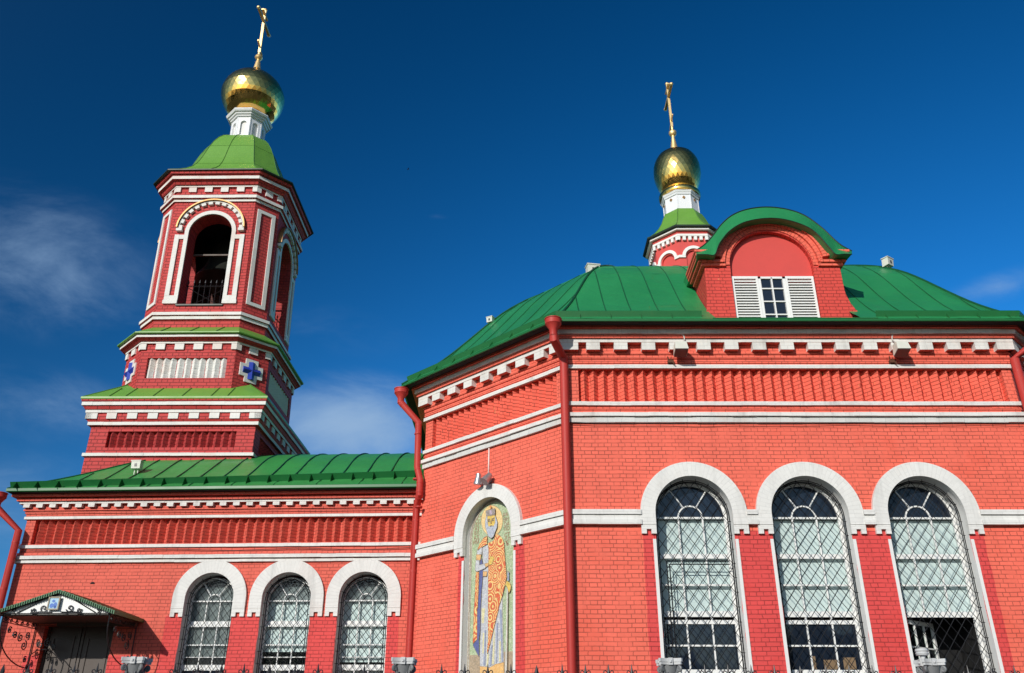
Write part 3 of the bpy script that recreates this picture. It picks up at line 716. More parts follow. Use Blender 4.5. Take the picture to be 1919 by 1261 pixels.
# cornice: red corbel courses, white courses, dentils; each course a part
q = MB()
for z0, z1, pr in ((8.632, 8.655, 0.03), (8.665, 8.742, 0.045), (8.762, 8.835, 0.055), (8.845, 8.885, 0.075), (8.889, 9.055, 0.05)): band(q, AP, z0, z1, pr)
q.build('brick_corbel', M['apse_red'], apse, SH)
for z0, z1, pr in ((9.142, 9.214, 0.25), (9.31, 9.395, 0.37), (7.66, 7.70, 0.02)):
    q = MB(); band(q, AP, z0, z1, pr); q.build('brick_course', M['apse_red'], apse, SH)
def along(name, mat, z0, z1, pr, step, jig):
    mb = MB(); e = math.tan(R(22.5)) * pr
    for fr, L in ((fF, LF), (fS, LS), (fT, LS)): rough_band(mb, fr, -e, L + e, z0, z1, pr, step, jig)
    return mb.build(name, M[mat], apse, SH)
along('white_course', 'white', 8.547, 8.626, 0.062, 0.9, 0.004); along('white_course', 'white', 7.748, 7.825, 0.052, 0.5, 0.006); along('white_course', 'white', 7.505, 7.58, 0.105, 0.42, 0.006)
wh = MB(); e = math.tan(R(22.5)) * .2
for fr, L in ((fF, LF), (fS, LS), (fT, LS)):
    rough_band(wh, fr, -e, L + e, 9.062, 9.138, 0.205, 0.6, 0.003)
    k = int(round(L / 0.552)); pt = L / k
    dentils(wh, fr, [pt * i for i in range(1, k)], 0.275, 8.9, 9.0625, 0.2)
    wh.fbox(fr, -e, 0.26, -0.03, 0.2, 8.9, 9.0625); wh.fbox(fr, L - 0.26, L + e, -0.03, 0.2, 8.9, 9.0625)
wh.build('dentil_cornice', M['white'], apse, SH, under=M['apse_red'])
along('weathered_course', 'white_worn', 9.216, 9.306, 0.31, 0.33, 0.008); along('weathered_course', 'white_worn', 7.385, 7.497, 0.055, 0.45, 0.007)

# roof
RP = [(0.0, 9.40), (0.5, 9.78), (1.05, 10.31), (1.6, 10.94), (2.3, 11.76), (3.0, 12.36), (3.8, 12.86), (4.6, 13.29), (5.5, 13.62), (6.0, 13.76)]
EV = 0.6
def rz(prof, d):
    for (a, za), (b, zb) in zip(prof, prof[1:]):
        if d <= b: return za + (zb - za) * (d - a) / (b - a)
    return prof[-1][1]
def smooth_prof(prof, n=28):
    """monotone resampling of a roof profile"""
    out = []
    D = prof[-1][0]
    for i in range(n + 1):
        d = D * i / n
        ks = [(d - 0.3, .25), (d, .5), (d + 0.3, .25)]
        out.append((d, sum(rz(prof, min(max(k, 0), D)) * w for k, w in ks)))
    out[0] = (0, prof[0][1])
    return out
RPS = smooth_prof(RP)
rf = MB()
DU0, DU1, DD = 3.99 - .96, 6.93 - .96, 2.3           # the dormer interrupts the front slope
def buckled(mb, left, right, n, amp):
    """sheet between two edge lines, slightly dished and dented like old sheet metal"""
    rows = []
    for a_, b_ in zip(left, right):
        r_ = []
        for i in range(n + 1):
            f = i / n; p_ = Vector(a_).lerp(Vector(b_), f)
            if 0 < i < n: p_.z += random.uniform(-amp, amp)
            r_.append(tuple(p_))
        rows.append(r_)
    mb.grid(rows, smooth=True)
O3 = [[(x, y, z) for x, y in offset(AP, EV - d)] for d, z in RPS]
for k in (0, 1, 3, 4): buckled(rf, [o[k] for o in O3], [o[k + 1] for o in O3], 18, 0.008)
kd = next(i for i, (d, z) in enumerate(RPS) if d > DD)
buckled(rf, [o[2] for o in O3[kd:]], [o[3] for o in O3[kd:]], 24, 0.008)
buckled(rf, [o[2] for o in O3[:kd + 1]], [fF.p(DU0, EV - d, z) for d, z in RPS[:kd + 1]], 10, 0.008)
buckled(rf, [fF.p(DU1, EV - d, z) for d, z in RPS[:kd + 1]], [o[3] for o in O3[:kd + 1]], 10, 0.008)
top = offset(AP, EV - 6.0)
rf.face([(x, y, RPS[-1][1]) for x, y in top])
roof = rf.build('roof', M['roof_green'], apse, SH)
# soffit and eave edge
ed = MB()
ed.sweep(AP, [(-0.02, 9.405), (EV, 9.338), (EV + 0.012, 9.345), (EV + 0.012, 9.388), (EV - 0.01, 9.408), (-0.02, 9.45)])
ed.build('eave_edge', M['gutter_green'], apse, SH)
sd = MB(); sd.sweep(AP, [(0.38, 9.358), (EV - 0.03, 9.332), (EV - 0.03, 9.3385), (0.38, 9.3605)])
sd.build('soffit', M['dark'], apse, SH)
gd = MB()
GW = EV - 0.15
gprof = [(GW, 9.46), (GW + .012, 9.458), (GW + .05, 9.63), (GW + .038, 9.64)]
gcut = lambda u: fF.p(u, 0, 0)[:2]
for pth in (AP[:3] + [gcut(2.78)], [gcut(6.32)] + AP[3:]): gd.sweep(pth, gprof)
def gussets(mb, fr, us, w0, w1, z0, z1):
    for u in us:
        mb.hprism(fr, [(u - 0.006, w0), (u + 0.006, w0), (u + 0.006, w1), (u - 0.006, w1)], z0, z0 + 0.006)
        a = [fr.p(u, w0, z0), fr.p(u, w1, z0), fr.p(u, w0, z1)]
        mb.face(a)
for fr, L in ((fF, LF), (fS, LS), (fT, LS)): gussets(gd, fr, [u_ for u_ in [0.3 + 0.62 * i for i in range(int((L - 0.1) / 0.62) + 1)] if fr is not fF or u_ < 2.7 or u_ > 6.4], GW + .01, EV - 0.02, 9.43, 9.62)
gd.build('snow_guard', M['gutter_green'], roof, SH)
sm = MB()
def seam(mb, fr, u, prof, ev, dmax, r=0.013, lift=0.006, d0=0.3):
    pts = [fr.p(u, ev - d, z + lift) for d, z in prof if d0 <= d <= dmax]
    if len(pts) > 1: mb.tube(pts, r, 4, smooth=False)
kf = math.tan(R(22.5))
for fr, L in ((fF, LF), (fS, LS), (fT, LS)):
    ua, ub = -EV * kf, L + EV * kf
    k = int((ub - ua) / 0.56); p0 = (ub - ua) / k
    for i in range(1, k):
        u = ua + i * p0 + random.uniform(-.02, .02)
        seam(sm, fr, u, RPS, EV, d0=(DD + .1 if fr is fF and DU0 < u < DU1 else .2), dmax=min((u - ua) / kf, (ub - u) / kf, 5.9))
for i in (1, 2, 3, 4):
    pts = []
    for d, z in RPS:
        x, y = offset(AP, EV - d)[i]; pts.append((x, y, z + 0.015))
    sm.tube(pts, 0.026, 5, smooth=False)
sm.build('standing_seam', M['seam_green'], roof, SH)
cs = MB()
for fr, L in ((fF, LF), (fS, LS)):
    for d in (3.05,):
        e = EV * kf - d * kf
        cs.fbox(fr, -e, L + e, EV - d - 0.008, EV - d + 0.012, rz(RPS, d) - 0.02, rz(RPS, d) + 0.008)
cs.build('cross_joint', M['roof_green'], roof, SH)

# windows of the apse
rails = [(SPR, 0.036), (4.845, 0.085), (4.317, 0.03), (3.80, 0.10), (3.66, 0.07), (3.253, 0.03), (2.80, 0.10), (2.42, .1)]
labs = ['window nearest the corner downpipe, its lower sash closed', 'middle window of the three with boxes on its sill', 'window at the right with its lower casement open']
for i, c in enumerate(WINX):
    op = (i == 2)
    rl = [r_ for r_ in rails if not (op and r_[0] < 3.75)]
    panes = [(SPR, None, 'glass'), (3.8, SPR, 'glass_clear')] + ([] if op else [(2.4, 3.7, 'glass')])
    w = arched_window(apse, SH, fF, c, 0.70, 2.38, SPR - 0.02, 0.34, rl, 0.232, (58, 122), panes, [(3.80, SPR - 0.02)],
                      (-0.13, 0.672, 2.4, 0.2, 1.32, 0.03), labs[i], mull_to=3.76 if op else None)
    if i == 0:
        q = MB()   # hinged inner frame of the grille
        f0 = fF.shift(-0.118)
        for a, b in (((c - .55, 3.2), (c - .55, 4.72)), ((c - .55, 4.72), (c + .62, 4.72)), ((c - .50, 2.6), (c - .50, 4.66)), ((c - .5, 4.66), (c + .62, 4.66))):
            q.bar(f0.p(a[0], 0, a[1]), f0.p(b[0], 0, b[1]), 0.011)
        q.build('grille_frame', M['grille_iron'], w, SH)
    if i == 1:
        for a, b, h in ((-.22, -.16, .22), (-.02, .26, .16), (.33, .55, .2)):
            q = MB(); q.fbox(fF, c + a, c + b, -0.337, -0.328, 2.86, 2.86 + h); q.build('sill_box', M['box_tan'], w, SH)
    if op:
        # casement swung inward on its left stile
        q = MB(); hx, hy = fF.p(c - 0.62, -0.36, 0)[:2]; an = R(38)
        f2 = Fr((hx, hy), (cos(an), sin(an)))
        Wd, z0, z1 = 0.98, 2.42, 3.72
        for a, b, zz0, zz1 in ((0, Wd, z0, z0 + .07), (0, Wd, z1 - .07, z1), (0, .06, z0, z1), (Wd - .07, Wd, z0, z1), (.3, .325, z0, z1), (.62, .645, z0, z1), (0, Wd, 3.24, 3.265)):
            q.fbox(f2, a, b, -0.02 + random.uniform(0, .004), 0.02, zz0, zz1)
        cm = q.build('casement', M['white_paint'], w, SH)
        q = MB(); q.fbox(f2, .05, Wd - .05, -0.003, 0.003, z0 + .05, z1 - .05); q.build('casement_glass', M['glass_clear'], w, SH)

# dormer with louvred shutters
dz = 9.5
fD = Fr((5.45, 15.95), (1, 0))
dm = MB()
x0, x1, ro = -1.46, 1.46, 0.90
zimp, zsp = 10.92, 11.02
RA = 0.89
# front wall with arched recess, splayed foot
wall_face(dm, fD, x0, x1, 9.45, 12.0, [(0.0, RA, 9.5, 10.93)])
# trim the shoulders above the imposts: rebuilt as polygon outline
dm = MB()
out = [(-1.62, 9.46), (-1.5, 9.85), (-1.46, 10.2), (-1.44, 10.93), (-1.26, 11.2), (-1.2, 11.3)] + arc(0, 10.96, 1.235, R(162), R(18), 30) + [(1.2, 11.3), (1.26, 11.2), (1.46, 10.93), (1.47, 10.3), (1.54, 10.05), (1.62, 9.9), (1.74, 9.75), (1.74, 9.46)]
inn = [(RA, 9.46)] + arc(0, 10.93, RA, 0, pi, 30) + [(-RA, 9.46)]
# strips between inner outline and outer outline
No = len(out)
def lerp_path(path, n):
    L = [0]
    for a, b in zip(path, path[1:]): L.append(L[-1] + math.hypot(b[0] - a[0], b[1] - a[1]))
    res = []
    for i in range(n + 1):
        s = L[-1] * i / n; k = 0
        while k < len(L) - 2 and L[k + 1] < s: k += 1
        f = (s - L[k]) / (L[k + 1] - L[k] or 1)
        res.append((path[k][0] + (path[k + 1][0] - path[k][0]) * f, path[k][1] + (path[k + 1][1] - path[k][1]) * f))
    return res
inr = inn[::-1]
dm.grid([[fD.p(u, 0, z) for u, z in lerp_path(out, 90)], [fD.p(u, 0, z) for u, z in lerp_path(inr, 90)]])
# side walls running back into the roof
for s in (-1, 1):
    u = 1.44 * s
    dm.face([fD.p(u, 0, 9.46), fD.p(u, -2.6, 9.46), fD.p(u, -2.6, 11.25), fD.p(u, 0, 11.25)])
    for k in range(3): dm.fbox(fD, min(u, u + s * (0.18 - .06 * k)), max(u, u + s * (0.18 - .06 * k)), -0.6 + .0, -0.02, 9.46, 9.62 + 0.12 * k)
dormer = dm.build('dormer', M['dormer_red'], apse, SH)
q = MB(); reveal(q, fD, 0, RA, 9.46, 10.93, 0, -0.13); q.build('dormer_reveal', M['dormer_red'], dormer, SH)
q = MB(); q.face([fD.p(u, -0.12, z) for u, z in opening_outline(0, RA + .01, 10.6, 10.93)]); q.build('lunette', M['plaster_red'], dormer, SH)
q = MB()
q.ring(fD, 0, 10.96, 0.90, 1.0, -0.02, 0.025, 0, pi, 36); q.ring(fD, 0, 10.96, 1.003, 1.10, -0.02, 0.075, R(3), R(177), 36); q.ring(fD, 0, 10.96, 1.103, 1.235, -0.02, 0.125, R(8), R(172), 36)
for s in (-1, 1):
    for a, b, z0, z1, pr in ((1.0, 1.52, 10.925, 10.995, 0.06), (1.04, 1.58, 10.998, 11.06, 0.10), (1.24, 1.62, 11.063, 11.12, 0.06), (1.2, 1.64, 11.123, 11.2, 0.15), (1.22, 1.66, 11.203, 11.26, 0.17)):
        u0, u1 = sorted((s * a, s * b))
        q.fbox(fD, u0, u1, -0.9, pr, z0, z1)
q.build('dormer_moulding', M['apse_red'], dormer, SH)
def spl(pts, n):
    """smooth curve through points"""
    out = []
    P_ = [Vector(p) for p in pts]; m = len(P_)
    for i in range(n + 1):
        t_ = (m - 1) * i / n; k = min(int(t_), m - 2); f = t_ - k
        p0, p1, p2, p3 = P_[max(k - 1, 0)], P_[k], P_[k + 1], P_[min(k + 2, m - 1)]
        out.append(tuple(0.5 * ((2 * p1) + (p2 - p0) * f + (2 * p0 - 5 * p1 + 4 * p2 - p3) * f * f + (3 * p1 - p0 - 3 * p2 + p3) * f ** 3)))
    return out
DC = 5.45
hi = spl([(x - DC, z) for x, z in ((3.83, 11.30), (4.05, 11.46), (4.25, 11.68), (4.48, 11.99), (4.754, 12.235), (5.1, 12.385), (5.53, 12.442), (5.96, 12.385), (6.33, 12.225), (6.66, 11.91), (6.90, 11.585), (7.04, 11.43), (7.23, 11.30))], 60)
lo = spl([(DC + (x - 5.53) * .985 - DC + .02, 1.6 + (z - 1.6) * .981) for x, z in ((3.84, 11.243), (4.05, 11.243), (4.224, 11.243), (4.354, 11.53), (4.62, 11.86), (5.0, 12.09), (5.53, 12.18), (6.0, 12.10), (6.42, 11.87), (6.70, 11.45), (6.824, 11.25), (7.0, 11.25), (7.178, 11.243))], 60)
q = MB()
q.grid([[fD.p(u, 0.30, z) for u, z in lo], [fD.p(u, 0.285, z + .012) for u, z in lo], [fD.p(u, 0.02, z) for u, z in hi], [fD.p(u, -4.2, z + .12) for u, z in hi]])
q.grid([[fD.p(u, 0.30, z) for u, z in lo], [fD.p(u * .985, 0.10, z - .004) for u, z in lo], [fD.p(u * .97, -4.0, z + .05) for u, z in lo]])
for k in (0, -1):
    q.face([fD.p(lo[k][0], .30, lo[k][1]), fD.p(hi[k][0], .02, hi[k][1]), fD.p(hi[k][0], -4.2, hi[k][1] + .12), fD.p(lo[k][0] * .97, -4.0, lo[k][1] + .05), fD.p(lo[k][0] * .985, .10, lo[k][1] - .004)])
dr_ = q.build('dormer_roof', M['roof_green'], dormer, SH)
q = MB(); q.tube([fD.p(u, 0.02, z + .008) for u, z in hi], 0.016, 6); q.build('dormer_roof_edge', M['dark_eave'], dormer, SH)
q = MB(); q.tube([fD.p(u, 0.298, z - .004) for u, z in lo], 0.010, 5); q.build('dormer_roof_lip', M['dark_eave'], dormer, SH)
for nm, a, b in (('shutter', -0.875, -0.315), ('shutter', 0.27, 0.875)):
    q = MB()
    for u0, u1, z0, z1 in ((a, a + .045, 9.48, 10.72), (b - .045, b, 9.48, 10.72), (a, b, 10.665, 10.722), (a, b, 9.48, 9.53)):
        q.fbox(fD, u0, u1, -0.10, -0.05 + random.uniform(0, .003), z0, z1)
    nz = 17
    for i in range(nz):
        z = 9.555 + i * (10.655 - 9.555) / nz
        q.hexa([fD.p(a + .046, -.056, z - .006), fD.p(b - .046, -.056, z - .006), fD.p(b - .046, -.095, z + .042), fD.p(a + .046, -.095, z + .042),
                fD.p(a + .046, -.048, z), fD.p(b - .046, -.048, z), fD.p(b - .046, -.087, z + .05), fD.p(a + .046, -.087, z + .05)])
    q.build(nm, M['white_paint'], dormer, SH)
q = MB()
for u0, u1, z0, z1 in ((-.313, -.255, 9.48, 10.72), (.21, .268, 9.48, 10.72), (-.313, .268, 10.67, 10.72), (-.035, -.008, 9.48, 10.7)):
    q.fbox(fD, u0, u1, -0.11, -0.06, z0, z1)
for z in (10.43, 10.12, 9.81, 9.52): q.fbox(fD, -.256, .211, -0.108, -0.063, z - .013, z + .013)
q.build('dormer_window', M['white_paint'], dormer, SH)
q = MB(); q.fbox(fD, -.28, .24, -0.10, -0.095, 9.5, 10.7); q.build('dormer_glass', M['glass'], dormer, SH)
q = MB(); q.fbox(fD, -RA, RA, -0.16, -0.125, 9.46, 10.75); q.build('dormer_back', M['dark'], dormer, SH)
q = MB(); q.hexa([fD.p(-1.52, -.1, 9.47), fD.p(1.8, -.1, 9.47), fD.p(1.8, .555, 9.40), fD.p(-1.52, .555, 9.40), fD.p(-1.52, -.1, 9.49), fD.p(1.8, -.1, 9.49), fD.p(1.8, .555, 9.42), fD.p(-1.52, .555, 9.42)]); q.build('dormer_flashing', M['gutter_green'], dormer, SH)

# ================================================================ WING
WROT = R(-2.5)
wing = thing('church_wing', 'low orange red brick side wing with green sheet roof and three small arched windows', 'church', (-3, 20, 0), WROT)
WU0, WU1 = -8.85, 0.78
fW = Fr((WU0, 0.0), (1, 0)); LW = WU1 - WU0
U = lambda lx: lx - WU0
WP = [(WU0, 9.0), (WU0, 0.0), (WU1 + .1, 0.0)]
WX = [U(-4.075), U(-2.285), U(-0.515)]
WR, WSP = 0.575, 4.65
wall = MB(); rib = MB()
DX0, DX1 = U(-7.80), U(-6.18)
wall_face(wall, fW, 0, DX0, 0, 5.905); wall_face(wall, fW, DX1, U(-5.0), 0, 5.905)
wall.face([fW.p(DX0, 0, 4.06), fW.p(DX1, 0, 4.06), fW.p(DX1, 0, 5.905), fW.p(DX0, 0, 5.905)])
wall_face(wall, fW, U(-5.0), LW, 0, 5.905, [(c, WR, 1.7, WSP) for c in WX])
frieze(wall, fW, 0, LW, U(-8.63), U(0.50), 5.905, 6.498, 0.145, 0.213, rib)
wall_face(wall, fW, 0, LW, 6.498, 7.12)
wall_face(wall, Fr((WU0, 9.0), (0, -1)), 0, 9, 0, 7.12)
wall.face([(WU0, 9, 0), (WU1, 9, 0), (WU1, 9, 7.1), (WU0, 9, 7.1)])
for a in (DX0, DX1): wall.face([fW.p(a, 0, 0), fW.p(a, -.3, 0), fW.p(a, -.3, 4.06), fW.p(a, 0, 4.06)])
wall.face([fW.p(DX0, 0, 4.06), fW.p(DX1, 0, 4.06), fW.p(DX1, -.3, 4.06), fW.p(DX0, -.3, 4.06)])
wall.build('wall', M['wing_red'], wing)
rib.build('ribbed_frieze', M['wing_frieze'], wing)
xs = [U(-5.03)] + sum([[c - WR, c + WR] for c in WX], []) + [U(0.32)]
for a, b, z0, z1 in [(a, b, 1.2, 4.26) for a, b in zip(xs[::2], xs[1::2])] + [(U(-8.14), DX0, .5, 3.42), (DX1, U(-5.55), .5, 3.42)]:
    p = MB(); n_ = 14
    p.grid([[fW.p(u + random.uniform(-.012, .012), .004, z0 + (z1 - z0) * i / n_) for i in range(n_ + 1)] for u in (a, b)])
    p.build('painted_pier', M['pier_red'], wing)
for c in WX:
    rv = MB(); reveal(rv, fW, c, WR, 1.7, WSP, 0.0, -0.36, 0.02)
    rv.build('window_reveal', M['reveal'], wing)
for c in WX: archivolt(wing, (0, 0, 0), fW, c, WR - 0.012, 0.855, WSP, 4.42, 0.06, M['white_arch'], 0.09, 0.08)
wh = MB(); red = MB()
LE = LW - 0.02
for z0, z1, pr, st, jg in ((5.545, 5.622, 0.11, 0.4, .005), (5.462, 5.520, 0.06, 0.5, .005), (5.812, 5.885, 0.045, 0.5, .004), (6.50, 6.562, 0.055, 0.7, .003), (6.84, 6.902, 0.18, 0.6, .003)):
    wh = MB(); rough_band(wh, fW, -pr, LE, z0, z1, pr, st, jg)
    wh.box(WU0 - pr, WU0 + .03, 0.02, 8, z0, z1)
    if z0 == 6.84: continue
    wh.build('white_course', M['white'], wing)
k = 30; pt = LW / k
dentils(wh, fW, [pt * i for i in range(0, k)], 0.155, 6.755, 6.842, 0.175)
wh.build('dentil_cornice', M['white'], wing, under=M['wing_red'])
for z0, z1, pr in ((6.565, 6.62, .035), (6.63, 6.685, .06), (6.695, 6.735, .095), (6.738, 6.838, .075), (6.90, 6.955, 0.235), (6.985, 7.05, 0.33), (5.64, 5.70, .03)):
    red = MB(); band(red, WP, z0, z1, pr); red.build('brick_course', M['wing_red'], wing)
WPR = [(0.0, 7.13), (0.55, 7.44), (1.1, 7.77), (1.6, 8.12), (2.0, 8.4), (2.5, 8.66), (3.1, 8.9), (3.8, 9.08), (4.5, 9.20), (5.2, 9.24)]
WEV = 0.5
WPS = smooth_prof(WPR, 26)
WP2 = [(WU0 + .13, 9.0), (WU0 + .13, 0.0), (WU1 + .1, 0.0)]
rf = MB()
O3 = [[(x, y, z) for x, y in offset(WP2, WEV - d)] for d, z in WPS]
for k, n_ in ((0, 14), (1, 32)): buckled(rf, [o[k] for o in O3], [o[k + 1] for o in O3], n_, 0.008)
rf.face([(WU0 + 4.7, 4.7, 9.24), (WU1 + .1, 4.7, 9.24), (WU1 + .1, 9.4, 7.1), (WU0 - .4, 9.4, 7.1)])
roof = rf.build('roof', M['wing_green'], wing)
ed = MB(); ed.sweep(WP2, [(-0.02, 7.075), (WEV, 7.06), (WEV + .012, 7.075), (WEV + .012, 7.135), (WEV - .02, 7.15), (-0.02, 7.10)])
ed.build('eave_edge', M['gutter_green'], wing)
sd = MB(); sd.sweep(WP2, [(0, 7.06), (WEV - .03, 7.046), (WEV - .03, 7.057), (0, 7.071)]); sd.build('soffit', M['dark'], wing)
# slanting gutter upstand with gussets
gd = MB()
def wroof(ly): return rz(WPS, ly + WEV)
pts = [(-9.16, -0.46), (-6, -0.30), (-3, -0.11), (0.8, 0.165)]
for (a, ya), (b, yb) in zip(pts, pts[1:]):
    za, zb = wroof(ya), wroof(yb)
    gd.hexa([(a, ya, za - .03), (b, yb, zb - .03), (b, yb + .012, zb - .03), (a, ya + .012, za - .03), (a, ya - .09, za + .13), (b, yb - .09, zb + .13), (b, yb - .078, zb + .135), (a, ya - .078, za + .135)])
u = -9.0
while u < 0.7:
    f = next(i for i in range(3) if u <= pts[i + 1][0]); a, b = pts[f], pts[f + 1]
    y = a[1] + (b[1] - a[1]) * (u - a[0]) / (b[0] - a[0])
    gd.face([(u, y, wroof(y) - .01), (u, y - .19, wroof(max(y - .19, -.5)) - .01), (u, y - .085, wroof(y) + .125)])
    gd.face([(u + .008, y, wroof(y) - .01), (u + .008, y - .19, wroof(max(y - .19, -.5)) - .01), (u + .008, y - .085, wroof(y) + .125)])
    u += 0.5
gd.build('snow_guard', M['gutter_green'], roof)
sm = MB()
u = -8.45
while u < 0.6:
    dm_ = min(u - (WU0 + .13 - WEV), 5.1)
    f = next(i for i in range(3) if u <= pts[i + 1][0]); a, b = pts[f], pts[f + 1]
    y = a[1] + (b[1] - a[1]) * (u - a[0]) / (b[0] - a[0])
    sp = [(u, d - WEV, z + .012) for d, z in WPS if y + WEV + .12 < d <= dm_]
    if len(sp) > 1: sm.tube(sp, 0.019, 5, smooth=False)
    u += 0.59
u = -8.9
while u < 0.6:
    f = next(i for i in range(3) if u <= pts[i + 1][0]); a, b = pts[f], pts[f + 1]
    y = a[1] + (b[1] - a[1]) * (u - a[0]) / (b[0] - a[0])
    sm.tube([(u, -.46, wroof(-.46) + .01), (u, y - .02, wroof(y - .02) + .01)], 0.012, 4, smooth=False)
    u += 1.02
hp = []
for d, z in WPS:
    x, y = offset(WP2, WEV - d)[1]; hp.append((x, y, z + .01))
sm.tube(hp, 0.02, 5, smooth=False)
sm.build('standing_seam', M['seam_green'], roof)
rails = [(WSP - .03, 0.03), (4.115, 0.125), (3.66, 0.026), (3.40, 0.018), (3.18, 0.12), (2.3, 0.05), (1.76, .1)]
labs = ['window nearest the entrance canopy', 'middle window of the wing', 'window beside the corner downpipe']
for i, c in enumerate(WX):
    panes = [(WSP - .02, None, 'glass_grey'), (3.2, WSP - .02, 'glass_clear' if i != 0 else 'glass_grey'), (1.75, 3.12, 'glass')]
    arched_window(wing, (0, 0, 0), fW, c, 0.55, 1.72, WSP - .05, 0.30, rails, 0.155, (55, 125), panes, [((3.42, 3.52, 3.30)[i], WSP + .3)],
                  (-0.10, 0.485, 1.75, 0.165, 1.25, 0.045), labs[i], fw_=0.045, mw=0.011)
dr = MB()
for a, b in ((DX0, (DX0 + DX1) / 2 - .006), ((DX0 + DX1) / 2 + .006, DX1)):
    dr.fbox(fW, a + .01, b - .01, -.22, -.17, 0.1, 4.05)
    for zz in ((.3, 1.7), (1.9, 3.85)):
        for e in (0.14,):
            u0, u1 = a + e, b - e
            for x0_, x1_, z0_, z1_ in ((u0, u1, zz[0], zz[0] + .05), (u0, u1, zz[1] - .05, zz[1]), (u0, u0 + .05, zz[0] + .051, zz[1] - .051), (u1 - .05, u1, zz[0] + .051, zz[1] - .051)):
                dr.fbox(fW, x0_, x1_, -.172, -.15, z0_, z1_)
    dr.fbox(fW, a + .005, a + .06, -.172, -.145, .1, 4.05); dr.fbox(fW, b - .06, b - .005, -.172, -.145, .1, 4.05)
dr.build('entrance_door', M['door'], wing)
hl = MB(); hx = U(-6.913)
hl.prism(fW, [(hx - .045, 4.985), (hx + .05, 4.985), (hx + .06, 5.01), (hx + .02, 5.03), (hx - .03, 5.02)], -.01, 0.012); hl.build('missing_brick', M['dark'], wing)

# ================================================================ BELL TOWER
TROT = R(-0.5)
tl = (-6.55, 3.92)
ca, sa = cos(WROT), sin(WROT)
TLOC = (-3 + tl[0] * ca - tl[1] * sa, 20 + tl[0] * sa + tl[1] * ca, 0)
tower = thing('bell_tower', 'tall crimson brick bell tower with open arches, lime green roofs and gold onion dome', 'bell tower', TLOC, TROT)
def chamf(h, f): return [(-f, -h), (f, -h), (h, -f), (h, f), (f, h), (-f, h), (-h, f), (-h, -f)]
def square(h): return [(-h, -h), (h, -h), (h, h), (-h, h)]
S4 = lambda h: [Fr((-h, -h), (1, 0)), Fr((h, -h), (0, 1)), Fr((h, h), (-1, 0)), Fr((-h, h), (0, -1))]
# the shaft leans a little: x drifts left with height
LEAN = lambda z: -0.0235 * max(0.0, z - 10.5) * 1.0
def lean(mb):
    mb.v = [(x + LEAN(z), y, z) for x, y, z in mb.v]; return mb
HB = 2.25
wall = MB()
TCOURSE = {}
def tc_(name, z):
    """one mesh per course of the tower, closed round all its faces"""
    return TCOURSE.setdefault((name, round(z, 2)), MB())
def tband(name, path, z0, z1, p0, p1=None): band(tc_(name, z0), path, z0, z1, p0, p1, closed=True)
for i, fr in enumerate(S4(HB)):
    L = 2 * HB
    wall_face(wall, fr, 0, L, 0, 8.84)
    rib = MB(); frieze(wall, fr, 0, L, 0.49, L - 0.50, 8.84, 9.30, 0.125, 0.2, rib); rib.build('ribbed_frieze', M['tower_panel'], tower)
    wall_face(wall, fr, 0, L, 9.30, 10.3)
    rough_band(tc_('white_course', 8.59), fr, -.06, L + .06, 8.59, 8.675, 0.06, .34, .004)
    rough_band(tc_('white_course', 9.455), fr, -.085, L + .085, 9.455, 9.545, 0.085, .5, .003)
    rough_band(tc_('white_course', 9.785), fr, -.17, L + .17, 9.785, 9.865, 0.17, .5, .003)
    rough_band(tc_('white_course', 9.965), fr, -.27, L + .27, 9.965, 10.065, 0.27, .5, .004)
    wh = tc_('white_course', 9.785)
    dentils(wh, fr, [L / 8 * k for k in range(1, 8)], 0.27, 9.615, 9.79, 0.155)
    wh.fbox(fr, -.155, .17, -.03, .155, 9.615, 9.787); wh.fbox(fr, L - .17, L + .155, -.03, .155, 9.615, 9.787)
SQ = square(HB)
tband('brick_corbel', SQ, 9.548, 9.61, 0.085, 0.125); band(tc_('brick_corbel', 9.548), SQ, 9.61, 9.785, 0.125, closed=True)
tband('brick_course', SQ, 9.868, 9.965, 0.19, 0.24); tband('brick_course', SQ, 10.067, 10.14, 0.28, 0.30)
sk = MB()
HL, FL = 2.10, 1.36
# lime skirt roof from the square eave to the octagon, with broaches on the corners
E0 = HB + 0.30
e8 = [(-E0, -E0), (E0, -E0), (E0, E0), (-E0, E0)]
zt = 10.62
for k in range(4):
    a, b2 = e8[k], e8[(k + 1) % 4]
    rot = lambda x, y, k=k: (x * cos(k * pi / 2) - y * sin(k * pi / 2), x * sin(k * pi / 2) + y * cos(k * pi / 2))
    P3 = lambda x, y, z, k=k: rot(x, y) + (z,)
    sk.face([P3(-E0, -E0, 10.19), P3(E0, -E0, 10.19), P3(FL + .15, -HL, zt), P3(-FL - .15, -HL, zt)])
    tip = P3((HL + FL) / 2 + .02, -(HL + FL) / 2 - .02, 10.86)
    sk.face([P3(E0, -E0, 10.192), P3(FL - .1, -HL - .01, zt - .01), tip])
    sk.face([P3(E0, -E0, 10.192), tip, P3(HL + .01, -FL + .1, zt - .01)])
sk.sweep(square(E0), [(-.35, 10.13), (0, 10.13), (.012, 10.15), (.012, 10.20), (0, 10.21), (-.35, 10.2)], closed=True)
skirt = sk.build('skirt_roof', M['lime'], tower)
q = MB()
for x in (-1.75, -1.3, -0.55, 0.25, 1.05, 1.5):
    q.bar((x - .05, -E0 + .02, 10.22), (x * .98, -HL, zt + .01), 0.016)
q.bar((E0 - .02, -E0 + .02, 10.21), ((HL + FL) / 2 + .02, -(HL + FL) / 2 - .02, 10.87), .016); q.bar((-E0 + .02, -E0 + .02, 10.21), (-(HL + FL) / 2 - .02, -(HL + FL) / 2 - .02, 10.87), .016)
q.build('standing_seam', M['lime_seam'], skirt)

